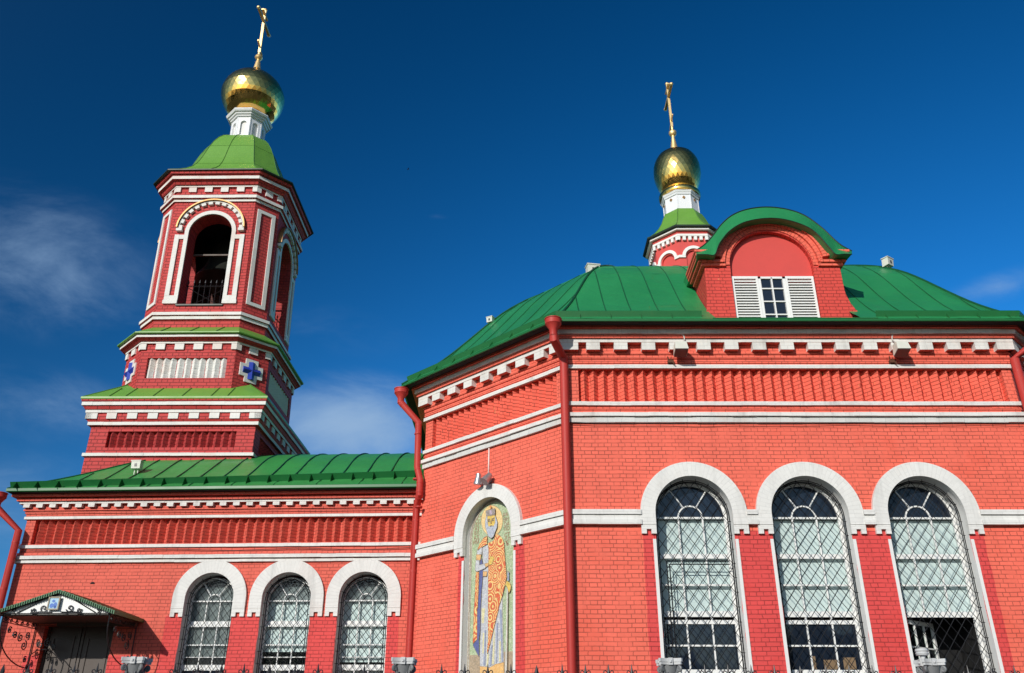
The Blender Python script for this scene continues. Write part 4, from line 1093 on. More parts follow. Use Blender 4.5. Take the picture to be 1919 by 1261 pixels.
# lower octagon
OC = chamf(HL, FL)
def oct_frames(h, f):
    pts = chamf(h, f); return [(Fr(pts[i], (pts[(i + 1) % 8][0] - pts[i][0], pts[(i + 1) % 8][1] - pts[i][1])), math.hypot(pts[(i + 1) % 8][0] - pts[i][0], pts[(i + 1) % 8][1] - pts[i][1])) for i in range(8)]
OF = oct_frames(HL, FL)
for i, (fr, L) in enumerate(OF):
    if i % 2 == 0:
        frieze(wall, fr, 0, L, 0.22, L - 0.22, 10.93, 11.555, 0.10, .2, None)
        wp = MB(); ribs(wp, fr, 0.225, L - 0.225, 0.205, 10.933, 11.55, 0.098); lean(wp).build('ribbed_panel', M['tower_white'], tower)
        wall_face(wall, fr, 0, L, 10.1, 10.93); wall_face(wall, fr, 0, L, 11.555, 12.4)
    else:
        wall_face(wall, fr, 0, L, 10.1, 12.4)
        c, zc = L / 2, 11.275
        def plus(a, bb): return [(c - bb, zc - a), (c + bb, zc - a), (c + bb, zc - bb), (c + a, zc - bb), (c + a, zc + bb), (c + bb, zc + bb), (c + bb, zc + a), (c - bb, zc + a), (c - bb, zc + bb), (c - a, zc + bb), (c - a, zc - bb), (c - bb, zc - bb)]
        cr_w = MB(); cr_b = MB()
        cr_w.prism(fr, plus(.355, .19), -.02, .035)
        # faceted blue cross: four arms with ridges
        A_, B_, w0, w1 = .265, .10, .036, .10
        for (dx, dz) in ((1, 0), (0, 1), (-1, 0), (0, -1)):
            px, pz = -dz, dx
            g2 = lambda s_, t_, w_: fr.p(c + dx * s_ + px * t_, w_, zc + dz * s_ + pz * t_)
            cr_b.face([g2(0, 0, w1), g2(B_, B_, w0), g2(A_, B_, w0), g2(A_, 0, w1)]); cr_b.face([g2(0, 0, w1), g2(A_, 0, w1), g2(A_, -B_, w0), g2(B_, -B_, w0)])
            cr_b.face([g2(A_, B_, w0), g2(A_, -B_, w0), g2(A_, 0, w1)])
        cw = lean(cr_w).build('cross_surround', M['tower_white'], tower); lean(cr_b).build('tile_cross', M['blue'], cw)
    e = math.tan(R(22.5)) if False else 0.41
    rough_band(tc_('white_course', 11.985), fr, -.06 * e, L + .06 * e, 11.985, 12.045, 0.06, .5, .003)
    rough_band(tc_('white_course', 12.115), fr, -.23 * e, L + .23 * e, 12.115, 12.19, 0.23, .5, .003)
    if i % 2 == 0: us = [L / 5 * k for k in range(1, 5)]
    else: us = [L / 2]
    wh = tc_('white_course', 11.985)
    dentils(wh, fr, us, 0.265, 11.80, 11.987, 0.05)
    wh.fbox(fr, -.02, .135, -.03, .05, 11.80, 11.986); wh.fbox(fr, L - .135, L + .02, -.03, .05, 11.80, 11.986)
tband('brick_course', OC, 12.047, 12.115, 0.10, 0.17); tband('brick_course', OC, 12.19, 12.215, 0.2)
sk = MB()
HU, FU = 1.86, 1.27
def loft(mb, a, za, b, zb, closed=True): mb.grid([[(x, y, za) for x, y in a], [(x, y, zb) for x, y in b]], closed=True)
loft(sk, chamf(HL + .30, FL + .125), 12.24, chamf(HU, FU), 12.64)
sk.sweep(chamf(HL + .30, FL + .125), [(-.3, 12.20), (0, 12.205), (.01, 12.215), (.01, 12.245), (0, 12.25), (-.3, 12.245)], closed=True)
lsk = lean(sk).build('skirt_roof', M['lime'], tower)
q = MB()
for x in (-.75, .1, .85): q.bar((x - .03, -HL - .29, 12.26), (x, -HU - .01, 12.645), 0.014)
lean(q).build('standing_seam', M['lime_seam'], lsk)

# belfry
BF = oct_frames(HU, FU)
OP = dict(r=0.67, sill=13.40, spr=15.90)
inner = MB()
for i, (fr, L) in enumerate(BF):
    c = L / 2
    if i % 2 == 0:
        op = i in (0, 2, 6)
        wall_face(wall, fr, 0, L, 12.35, 18.3, [(c, OP['r'], OP['sill'], OP['spr'])] if op else [])
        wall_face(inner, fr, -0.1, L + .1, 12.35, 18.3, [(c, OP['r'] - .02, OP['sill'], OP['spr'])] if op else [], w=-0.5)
        if op:
            wb = MB(); rvl = MB(); hood = MB()
            reveal(rvl, fr, c, OP['r'], OP['sill'], OP['spr'], 0, -.5, .02)
            wb.ring(fr, c, OP['spr'], OP['r'], OP['r'] + .125, -.02, .045, 0, pi, 32)
            for s in (-1, 1):
                B2 = lambda u0, u1, z0, z1, pr: wb.fbox(fr, *sorted((c + s * u0, c + s * u1)), -.02, pr, z0, z1)
                B2(.67, .79, 13.685, 15.90, .045); B2(.67, 1.08, 13.53, 13.685, .045); B2(.67, 1.10, 13.41, 13.527, .06)
                B2(.94, 1.08, 13.687, 15.815, .05); B2(.79, 1.08, 15.66, 15.815, .0465) if False else B2(.792, .938, 15.66, 15.81, .045)
            zc, R0 = 16.02, 1.02
            hood.ring(fr, c, zc, R0 + .005, R0 + .045, -.02, .13, R(2), R(178), 36)
            wb.ring(fr, c, zc, R0 - .04, R0 + .002, -.02, .07, R(2), R(178), 36)
            for k in range(14):
                a = R(3 + 174 * k / 13)
                uu, zz = c + (R0 - .085) * cos(a), zc + (R0 - .085) * sin(a)
                ta = Vector((cos(a), sin(a))); tb = Vector((-sin(a), cos(a))); hw, hh = .068, .05
                pts = [(uu + ta.x * p1 + tb.x * p2, zz + ta.y * p1 + tb.y * p2) for p1, p2 in ((-hh, -hw), (hh, -hw), (hh, hw), (-hh, hw))]
                wb.prism(fr, pts, -.02, .085)
            for s in (-1, 1):
                wb.fbox(fr, *sorted((c + s * (R0 - .15), c + s * (R0 + .03))), -.02, .11, zc - .09, zc)
            lean(rvl).build('arch_reveal', M['tower_panel'], tower); lean(wb).build('arch_surround', M['tower_white'], tower); lean(hood).build('arch_hood', M['copper'], tower)
    else:
        wall_face(wall, fr, 0, L, 12.35, 18.3)
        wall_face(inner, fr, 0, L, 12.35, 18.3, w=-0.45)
        chp = MB(); u0, u1, z0, z1 = .11, L - .11, 13.45, 16.82
        for a0_, a1_, b0_, b1_ in ((u0, u0 + .12, z0 + .11, z1 - .11), (u1 - .12, u1, z0 + .11, z1 - .11), (u0, u1, z0, z0 + .108), (u0, u1, z1 - .108, z1)):
            chp.fbox(fr, a0_, a1_, -.02, .035, b0_, b1_)
        lean(chp).build('corner_panel', M['tower_white'], tower)
    e = 0.41
    rough_band(tc_('white_course', 13.0), fr, -.11 * e, L + .11 * e, 13.0, 13.095, 0.11, .5, .003)
    rough_band(tc_('white_course', 12.885), fr, -.06 * e, L + .06 * e, 12.885, 12.998, 0.06, .5, .003)
    rough_band(tc_('white_course', 17.13), fr, -.12 * e, L + .12 * e, 17.13, 17.235, 0.12, .5, .003)
    rough_band(tc_('white_course', 17.03), fr, -.05 * e, L + .05 * e, 17.03, 17.128, 0.05, .5, .003)
    rough_band(tc_('white_course', 17.575), fr, -.065 * e, L + .065 * e, 17.575, 17.635, 0.065, .5, .003)
    rough_band(tc_('white_course', 17.755), fr, -.26 * e, L + .26 * e, 17.755, 17.865, 0.26, .5, .003)
    us = [L / 5 * k for k in range(1, 5)] if i % 2 == 0 else [L / 2]
    wh = tc_('white_course', 17.575)
    dentils(wh, fr, us, 0.24, 17.40, 17.577, 0.055)
    wh.fbox(fr, -.02, .125, -.03, .055, 17.40, 17.576); wh.fbox(fr, L - .125, L + .02, -.03, .055, 17.40, 17.576)
BP = chamf(HU, FU)
tband('brick_course', BP, 17.637, 17.755, 0.11, 0.19); tband('brick_course', BP, 17.868, 17.90, 0.27); tband('brick_course', BP, 17.905, 18.0, 0.33, 0.36)
lean(wall).build('wall', M['tower_red'], tower)
lean(inner).build('belfry_interior', M['shaded_brick'], tower)
for (nm, zz), m_ in TCOURSE.items(): lean(m_).build('dentil_cornice' if (nm, zz) in (('white_course', 9.79), ('white_course', 9.78), ('white_course', 11.98), ('white_course', 11.99), ('white_course', 17.57), ('white_course', 17.58)) else nm, M['tower_red' if 'brick' in nm else 'tower_white'], tower, under=None if 'brick' in nm else M['tower_red'])
q = MB(); q.face([(x, y, 13.38) for x, y in chamf(HU - .3, FU - .1)]); lean(q).build('belfry_floor', M['wood'], tower)
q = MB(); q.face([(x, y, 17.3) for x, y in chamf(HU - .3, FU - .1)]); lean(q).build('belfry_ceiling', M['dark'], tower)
q = MB(); q.fbox(BF[0][0], BF[0][1] / 2 - .7, BF[0][1] / 2 + .7, -.5, .05, 13.345, 13.39); lean(q).build('sill_plate', M['dark_eave'], tower)
def railing(fr, L):
    q = MB(); c = L / 2
    for z in (13.52, 14.22): q.bar(fr.p(c - .66, -.4, z), fr.p(c + .66, -.4, z), .012)
    for k in range(8):
        u = c - .6 + k * 1.2 / 7
        q.tube([fr.p(u, -.4, 13.40), fr.p(u, -.4, 14.34)], .012, 4, smooth=False)
        q.tube([fr.p(u, -.4, 14.34), fr.p(u, -.4, 14.46)], [.03, .004], 5)
        for s in (-1, 1): q.tube([fr.p(u + s * x_, -.4, 14.22 + z_) for x_, z_ in ((0, 0), (.05, .05), (.085, .03), (.07, -.01))], .008, 4, smooth=False)
    for s in (-1, 1): q.bar(fr.p(c - .62 * s, -.39, 13.45), fr.p(c + .62 * s, -.41, 14.2), .01)
    return q
lean(railing(*BF[0])).build('belfry_railing', M['iron'], tower); lean(railing(*BF[2])).build('belfry_railing', M['iron'], tower)
q = MB(); q.fbox(BF[0][0], .4, BF[0][1] - .4, -.62, -.56, 15.42, 15.47); lean(q).build('bell_beam', M['wood'], tower)
# roof: bell-shaped
lv = [(h, .60 * h + .12 * max(0, h - 1.6), z) for h, z in ((2.26, 18.03), (2.05, 18.19), (1.84, 18.38), (1.66, 18.60), (1.53, 18.85), (1.43, 19.12), (1.34, 19.42), (1.24, 19.74), (1.12, 20.05), (.98, 20.32), (.84, 20.51), (.70, 20.63), (.58, 20.68), (.54, 20.69))]
rf = MB(); rf.grid([[(x, y, z) for x, y in chamf(h, f)] for h, f, z in lv], closed=True)
tr = lean(rf).build('roof', M['lime'], tower)
ed = MB(); ed.sweep(chamf(2.26, 1.50), [(-.42, 17.99), (0, 17.985), (.01, 17.992), (.01, 18.03), (0, 18.038), (-.3, 18.03)], closed=True)
lean(ed).build('eave_edge', M['dark_eave'], tr)
sm = MB()
for sx, sy in ((0, -1), (1, 0), (0, 1), (-1, 0)):
    pts = []
    for h, f, z in lv[1:-1]:
        o = -.10 * (h / 1.4) ** 2
        pts.append((sx * h + (o if sy else 0), sy * h + (o if sx else 0), z + .012))
    sm.tube(pts, 0.013, 4, smooth=False)
for j in range(8):
    sm.tube([(chamf(h, f)[j][0], chamf(h, f)[j][1], z + .006) for h, f, z in lv[:-1]], .012, 4, smooth=False)
lean(sm).build('standing_seam', M['lime_seam'], tr)
q = MB()
for z in (18.75, 19.75):
    for (h, f, z0), (h2, f2, z1) in zip(lv, lv[1:]):
        if z0 <= z < z1:
            k = (z - z0) / (z1 - z0); hh, ff = h + (h2 - h) * k, f + (f2 - f) * k
            q.tube([(x, y, z) for x, y in chamf(hh + .002, ff + .001)], .006, 4, closed=True, smooth=False)
lean(q).build('cross_joint', M['lime_seam'], tr)

def reg8(r): return chamf(r, r * math.tan(R(22.5)))
def niche_drum(root, c, r, z0, z1, mat, mat2, arched, ln):
    q = MB(); pts = reg8(r)
    fr8 = [(Fr((c[0] + pts[i][0], c[1] + pts[i][1]), (pts[(i + 1) % 8][0] - pts[i][0], pts[(i + 1) % 8][1] - pts[i][1])), math.hypot(pts[(i + 1) % 8][0] - pts[i][0], pts[(i + 1) % 8][1] - pts[i][1])) for i in range(8)]
    nb = MB()
    for fr, L in fr8:
        if arched:
            rr = L * .24; sp = z0 + (z1 - z0) * .70; sl = z0 + (z1 - z0) * .16
            wall_face(q, fr, 0, L, z0, z1, [(L / 2, rr, sl, sp)])
            reveal(q, fr, L / 2, rr, sl, sp, 0, -.07)
            nb.face([fr.p(u, -.068, z) for u, z in opening_outline(L / 2, rr + .004, sl - .004, sp, 12)])
        else:
            wall_face(q, fr, 0, L, z0, z1)
            cz_ = z0 + (z1 - z0) * .66
            nb.prism(fr, [(L / 2 - .055, cz_), (L / 2, cz_ - .065), (L / 2 + .055, cz_), (L / 2, cz_ + .065)], -.01, .03)
        for u0, u1 in ((0, .028), (L - .028, L)): q.fbox(fr, u0, u1, -.01, .012, z0, z1)
    for m in (q, nb): m.v = [(x + ln(z), y, z) for x, y, z in m.v]
    d = q.build('drum', mat, root)
    nb.build('drum_niche' if arched else 'drum_stud', mat2, d)
    return d
def onion(root, c, prof, ln, nseg=34, rows=17, jit=0.004):
    """gilded onion of lozenge sheets: every facet tilts a little differently"""
    q = MB()
    # resample
    L = [0]
    for a, b in zip(prof, prof[1:]): L.append(L[-1] + math.hypot(b[0] - a[0], b[1] - a[1]))
    def at(s):
        k = 0
        while k < len(L) - 2 and L[k + 1] < s: k += 1
        f = (s - L[k]) / (L[k + 1] - L[k]); return prof[k][0] + (prof[k + 1][0] - prof[k][0]) * f, prof[k][1] + (prof[k + 1][1] - prof[k][1]) * f
    rings = []
    for i in range(rows + 1):
        r, z = at(L[-1] * i / rows)
        rings.append([(c[0] + ln(z) + (r + (random.uniform(-jit, jit) * r if 0 < i < rows else 0)) * cos(2 * pi * (j + .5 * (i % 2)) / nseg), c[1] + (r) * sin(2 * pi * (j + .5 * (i % 2)) / nseg), z) for j in range(nseg)])
    for i in range(rows):
        for j in range(nseg):
            k = (j + 1) % nseg
            a, b = rings[i], rings[i + 1]
            if i % 2 == 0: q.face([a[j], a[k], b[j]]); q.face([a[k], b[k], b[j]])
            else: q.face([a[j], a[k], b[k]]); q.face([a[j], b[k], b[j]])
    return q.build('onion_dome', M['gold'], root)
def ortho_cross(root, c, z0, z1, ln, zbar, half, zlow, ztop):
    """gilded cross set along the y axis, with knobbed arms and a slanting foot bar"""
    q = MB(); x, y = c; X = lambda z: x + ln(z)
    q.hexa([(X(z0) - .045, y - .045, z0), (X(z0) + .045, y - .045, z0), (X(z0) + .045, y + .045, z0), (X(z0) - .045, y + .045, z0), (X(z1) - .045, y - .045, z1), (X(z1) + .045, y - .045, z1), (X(z1) + .045, y + .045, z1), (X(z1) - .045, y + .045, z1)])
    q.box(X(zbar) - .047, X(zbar) + .047, y - half, y + half, zbar - .047, zbar + .047)
    q.box(X(ztop) - .046, X(ztop) + .046, y - half * .42, y + half * .42, ztop - .03, ztop + .03)
    h = half * .45
    q.hexa([(X(zlow) - .023, y - h, zlow + .10 - .03), (X(zlow) + .023, y - h, zlow + .10 - .03), (X(zlow) + .023, y + h, zlow - .10 - .03), (X(zlow) - .023, y + h, zlow - .10 - .03),
            (X(zlow) - .023, y - h, zlow + .10 + .03), (X(zlow) + .023, y - h, zlow + .10 + .03), (X(zlow) + .023, y + h, zlow - .10 + .03), (X(zlow) - .023, y + h, zlow - .10 + .03)])
    for yy, zz in ((y - half, zbar), (y + half, zbar), (y, z1)):
        q.lathe((X(zz), yy, zz - .05), [(.01, -.02), (.06, .01), (.075, .05), (.06, .09), (.01, .12)], 10)
    return q.build('cross', M['gilt'], root)
LZ = lambda z: LEAN(z)
d = niche_drum(tower, (0, 0), 0.535, 20.64, 21.57, M['drum_white'], M['reveal'], True, LZ)
q = MB()
for z0, z1, r0, r1 in ((21.56, 21.62, .58, .61), (21.625, 21.69, .64, .67), (21.695, 21.76, .71, .75), (21.762, 21.80, .74, .74)):
    q.sweep(reg8(r0), [(-.4, z0), (0, z0), (r1 - r0, z1), (-.4, z1)], closed=True)
lean(q).build('drum_cornice', M['drum_white'], tower)
q = MB(); q.lathe((0, 0, 0), [(.56, 21.78), (.60, 21.88), (.56, 21.98), (.55, 22.05)], 24, cap=False); lean(q).build('gilded_ring', M['gold'], tower)
OD = [(.56, 21.98), (.80, 22.12), (.98, 22.36), (1.09, 22.66), (1.12, 22.92), (1.08, 23.14), (.98, 23.36), (.80, 23.60), (.58, 23.79), (.38, 23.93), (.25, 24.05), (.17, 24.2)]
onion(tower, (0, 0), OD, LZ)
q = MB(); q.lathe((0, 0, 0), [(.18, 24.15), (.13, 24.3), (.085, 24.6), (.055, 24.66), (.055, 24.70), (.11, 24.735), (.145, 24.81), (.11, 24.89), (.05, 24.93), (.06, 25.0), (.035, 25.1)], 16); lean(q).build('finial_ball', M['gilt'], tower)
ortho_cross(tower, (0, 0), 25.05, 27.22, LZ, 26.63, .70, 25.28, 26.98)

# bells hung in the belfry
def bell(name, label, x, y, z, s):
    r = thing(name, label, 'bell', (TLOC[0] + x + LEAN(z), TLOC[1] + y, z), 0, 'bells hanging in the belfry')
    q = MB(); q.lathe((0, 0, 0), [(.50 * s, 0), (.47 * s, .06 * s), (.38 * s, .22 * s), (.30 * s, .5 * s), (.26 * s, .74 * s), (.20 * s, .84 * s), (.05 * s, .88 * s)], 28); q.build('bell_body', M['bronze'], r)
    q = MB(); q.tube([(0, 0, .86 * s), (0, 0, 17.3 - z)], .035, 8); q.build('hanger', M['iron'], r)
    q = MB(); q.tube([(0, 0, .4 * s), (0, 0, -.12 * s)], [.02, .05], 8); q.build('clapper', M['iron'], r)
bell('church_bell', 'large dark bronze bell hanging behind the front arch of the belfry', -.1, .1, 15.2, 1.9)
bell('church_bell', 'smaller dark bell hung beside the large one in the belfry', .95, -.75, 15.6, .62)

# ================================================================ SMALL TURRET ON THE APSE ROOF
cup = thing('roof_turret', 'small octagonal red turret with white drum and gold dome rising behind the apse roof', 'turret', (5.93, 26.0, 0))
def TL(z): return -0.012 * max(0, z - 18)
def tlean(mb): mb.v = [(x + TL(z), y, z) for x, y, z in mb.v]; return mb
k8 = math.tan(R(22.5)); HT = 1.15
CP = reg8(HT)
CF = oct_frames(HT, HT * k8)
wall = MB(); wh = MB(); tr_ = MB(); nb = MB()
for fr, L in CF:
    c = L / 2; ra = .30
    wall_face(wall, fr, 0, L, 12.0, 17.6, [(c, ra - .05, 15.2, 16.53)])
    reveal(wall, fr, c, ra - .05, 15.2, 16.53, 0, -.06)
    nb.face([fr.p(u, -.058, z) for u, z in opening_outline(c, ra - .04, 15.2, 16.53, 14)])
    tr_.ring(fr, c, 16.54, ra - .012, ra + .095, -.02, .055, R(2), R(178), 20)
    e = .41 * .05
    for a, b in ((-e, c - ra + .012), (c + ra - .012, L + e)): tr_.fbox(fr, a, b, -.02, .05, 16.48, 16.575)
    rough_band(wh, fr, -.41 * .10, L + .41 * .10, 17.30, 17.38, .10, .4, .001)
    k = 5
    for i in range(k + 1):
        u = L * i / k; wd = .105
        a, b = max(u - wd / 2, -.04), min(u + wd / 2, L + .04); wh.fbox(fr, a, b, -.02, .09, 17.15, 17.301)
    rough_band(wh, fr, -.41 * .19, L + .41 * .19, 17.50, 17.56, .19, .5, .001)
wall.build('wall', M['turret_red'], cup); nb.build('blind_niche', M['turret_red'], cup)
tr_.build('arcade_trim', M['white_paint'], cup); wh.build('white_cornice', M['white_paint'], cup)
q = MB(); band(q, CP, 17.382, 17.50, .06, .10, closed=True); q.build('cornice', M['turret_red'], cup)
rf = MB()
lv2 = [(1.42, 17.63), (1.30, 17.71), (1.12, 17.89), (.96, 18.11), (.83, 18.35), (.74, 18.61), (.64, 18.83), (.60, 18.86)]
rf.grid([[(x + TL(z), y, z) for x, y in reg8(h)] for h, z in lv2], closed=True)
r2 = rf.build('roof', M['lime'], cup)
q = MB(); q.sweep(reg8(1.42), [(-.25, 17.585), (0, 17.575), (.01, 17.58), (.01, 17.635), (0, 17.64), (-.2, 17.63)], closed=True); q.build('eave_edge', M['dark_eave'], r2)
q = MB()
for j in range(8): q.tube([(reg8(h)[j][0] + TL(z), reg8(h)[j][1], z + .008) for h, z in lv2[:-1]], .012, 4, smooth=False)
q.tube([(x, y, 18.26) for x, y in reg8(.87)], .006, 4, closed=True, smooth=False)
q.build('standing_seam', M['lime_seam'], r2)
niche_drum(cup, (0, 0), .59, 18.80, 19.60, M['drum_white'], M['copper'], False, TL)
q = MB()
for z0, z1, r0, r1 in ((19.46, 19.53, .62, .64), (19.535, 19.61, .65, .68)): q.sweep(reg8(r0), [(-.4, z0), (0, z0), (r1 - r0, z1), (-.4, z1)], closed=True)
tlean(q).build('drum_cornice', M['drum_white'], cup)
q = MB(); q.lathe((TL(20.1), 0, 0), [(.60, 19.60), (.73, 19.63), (.76, 19.70), (.75, 19.78), (.70, 19.84), (.62, 19.95)], 32, cap=False); q.build('gilded_ring', M['gold'], cup)
onion(cup, (0, 0), [(.58, 19.90), (.70, 20.08), (.80, 20.36), (.855, 20.62), (.865, 20.82), (.85, 21.05), (.79, 21.30), (.66, 21.52), (.50, 21.66), (.32, 21.75), (.19, 21.78), (.16, 21.84)], TL, 30, 15)
q = MB(); q.lathe((TL(22.3), 0, 0), [(.17, 21.80), (.145, 21.9), (.10, 22.2), (.06, 22.5), (.06, 22.54), (.11, 22.57), (.15, 22.66), (.14, 22.74), (.08, 22.80), (.04, 22.83), (.055, 22.95), (.03, 23.05)], 16); q.build('finial_ball', M['gilt'], cup)
ortho_cross(cup, (0, 0), 23.0, 25.1, TL, 24.45, .72, 23.22, 24.86)

# ================================================================ ENTRANCE CANOPY
def wl(lx, ly, z=0): return (-3 + lx * ca - ly * sa, 20 + lx * sa + ly * ca, z)
can = thing('entrance_canopy', 'small gabled door canopy with green roof, white gable and black scroll ironwork brackets', 'canopy', wl(-6.83, 0), WROT)
CW, CD, ZE, ZR = 1.30, 1.43, 4.15, 4.585
q = MB()
for s in (-1, 1):
    a, b = (0, ZR), (s * CW, ZE)
    q.hexa([(a[0], -CD, a[1]), (b[0], -CD, b[1]), (b[0], -.02, b[1]), (a[0], -.02, a[1]), (a[0], -CD, a[1] + .035), (b[0], -CD, b[1] + .035), (b[0], -.02, b[1] + .035), (a[0], -.02, a[1] + .035)])
    for k in range(1, 12):
        f = k / 12
        x, z = s * CW * f, ZR + (ZE - ZR) * f + .035
        q.tube([(x, -CD - .01, z), (x, -.03, z)], .018, 5, smooth=False)
for s in (-1, 1):
    q.box(min(s * CW, s * (CW + .012)), max(s * CW, s * (CW + .012)), -CD - .02, -.02, ZE - .035, ZE + .045)
    q.hexa([(0, -CD - .02, ZR - .035), (s * CW, -CD - .02, ZE - .035), (s * CW, -CD - .004, ZE - .035), (0, -CD - .004, ZR - .035), (0, -CD - .02, ZR + .04), (s * CW, -CD - .02, ZE + .04), (s * CW, -CD - .004, ZE + .04), (0, -CD - .004, ZR + .04)])
croof = q.build('roof', M['gutter_green'], can)
q = MB(); q.box(-1.27, 1.27, -CD + .10, -CD + .13, ZE - .02, ZE + .0)
q.face([(-1.2, -CD + .08, ZE + .0), (1.2, -CD + .08, ZE + .0), (0, -CD + .08, ZR - .02)])
q.face([(-1.2, -CD + .10, ZE + .0), (1.2, -CD + .10, ZE + .0), (0, -CD + .10, ZR - .02)])
q.build('gable_board', M['white_paint'], can)
q = MB()
q.box(-1.2, 1.2, -CD + .10, -.03, ZE - .035, ZE - .022)
for k in range(9): q.box(-1.2, 1.2, -CD + .11 + k * .145, -CD + .245 + k * .145, ZE - .05, ZE - .036)
q.build('soffit', M['wood'], can)
q = MB(); q.box(-.62, 1.2, -.16, -.03, ZE - .12, ZE - .052); q.build('wall_beam', M['wood'], can)
# scroll frieze along the gable and sides
q = MB()
def scroll2(pts, y, r=.012): q.tube([(x, y, z) for x, z in pts], r, 5)
yy = -CD + .055
for s in (-1, 1):
    scroll2([(s * x, z) for x, z in spiral((.29, ZE + .10), .085, 1.3, R(200))], yy)
    scroll2([(s * x, z) for x, z in spiral((.50, ZE + .06), .055, 1.3, R(20), sgn=-1)], yy)
    scroll2([(s * x, z) for x, z in ((.10, ZE + .02), (.22, ZE + .015), (.34, ZE + .03), (.45, ZE + .015), (.56, ZE + .01))], yy)
    scroll2([(s * .18, ZR - .07), (s * .45, ZE + .22), (s * .86, ZE + .01)], yy)
    scroll2([(s * x, z) for x, z in spiral((.93, ZE + .06), .05, 1.2, R(250))], yy)
    scroll2([(s * 0.0, ZR - .045), (s * 1.2, ZE + .015)], yy)
    # eave fringe
    for k in range(26):
        f = (k + .5) / 26; x, z = s * CW * f, ZR + (ZE - ZR) * f
        q.tube([(x, -CD - .026, z + .03), (x, -CD - .026, z - .045)], .010, 4, smooth=False)
scroll2([(-1.2, ZE - .012), (1.2, ZE - .012)], yy)
q.build('gable_scrollwork', M['iron'], can)
def bracket(sx):
    q = MB(); x = sx * 1.17
    T = lambda pts, r=.013: q.tube([(x, y, z) for y, z in pts], r, 5)
    T([(-.03, ZE - .03), (-.03, 3.0)]); T([(-CD + .1, ZE - .16), (-.03, ZE - .16)], .010); T([(-CD + .1, ZE - .03), (-CD + .1, ZE - .2)])
    T([(-CD + .1 + (CD - .13) * (1 - cos(a)) , ZE - .2 - .80 * sin(a)) for a in [R(90) * i / 14 for i in range(15)]], .014)
    for (cy, cz, r0, st, sg) in ((-.95, ZE - .30, .075, 40, 1), (-.72, ZE - .38, .085, 200, -1), (-.50, ZE - .40, .10, 120, 1), (-.30, ZE - .55, .11, 80, -1), (-.24, ZE - .34, .09, 300, 1), (-.14, ZE - .83, .07, 60, 1), (.0, 3.18, .05, 90, 1)):
        T(spiral((cy - .03, cz), r0, 1.6, R(st), sgn=sg), .013)
    for k in range(6):
        y0 = -CD + .14 + k * .21
        T(spiral((y0 + .08, ZE - .095), .05, 1.2, R(180 * (k % 2)), sgn=1 if k % 2 else -1), .011)
    T([(-CD + .1, ZE - .05), (-.7, ZE - .15), (-.05, ZE - .05)], .008)
    # outrigger scroll facing the door
    if sx < 0:
        for i, pts in enumerate(([(x + .02, -.06, 3.42), (x + .2, -.1, 3.52), (x + .4, -.12, 3.54), (x + .6, -.12, 3.46), (x + .8, -.12, 3.30)],)): q.tube(pts, .011, 5)
        for cx_, cz_, r0 in ((x + .22, 3.64, .075), (x + .40, 3.68, .095), (x + .56, 3.6, .05)):
            q.tube([(u, -.09, z) for u, z in spiral((cx_, cz_), r0, 1.6, R(90))], .013, 5)
    return q.build('scroll_bracket', M['iron'], can)
bracket(-1); bracket(1)
pic = thing('framed_icon', 'small framed blue and white picture fixed to the white canopy gable', 'picture', wl(-6.90, -CD + .03, 4.21), WROT)
q = MB(); w_, h_ = .125, .27
for a, b, z0, z1 in ((-w_, -w_ + .025, 0, h_), (w_ - .025, w_, 0, h_), (-w_ + .025, w_ - .025, 0, .025), (-w_ + .025, w_ - .025, h_ - .025, h_)): q.box(a, b, -.03, .0, z0, z1)
q.build('frame', paint('tan wooden frame', (0.34, 0.29, 0.21), .6, .15, 15), pic)
q = MB(); q.box(-w_ + .02, w_ - .02, -.015, -.005, .02, h_ - .02); q.build('panel', paint('pale blue picture', (0.32, 0.52, 0.66), .4, .2, 20), pic)
q = MB()
for cx_, cz_, rx, rz_ in ((-.035, .085, .045, .05), (.04, .10, .04, .06), (-.01, .18, .035, .03), (.045, .055, .03, .03)):
    q.prism(Fr((0, 0), (1, 0)), [(cx_ + rx * cos(2 * pi * i / 9), cz_ + rz_ * sin(2 * pi * i / 9)) for i in range(9)], .0155, .018)
q.build('picture_shape', paint('cobalt picture shapes', (0.03, 0.13, 0.48), .4, .3, 25), pic)

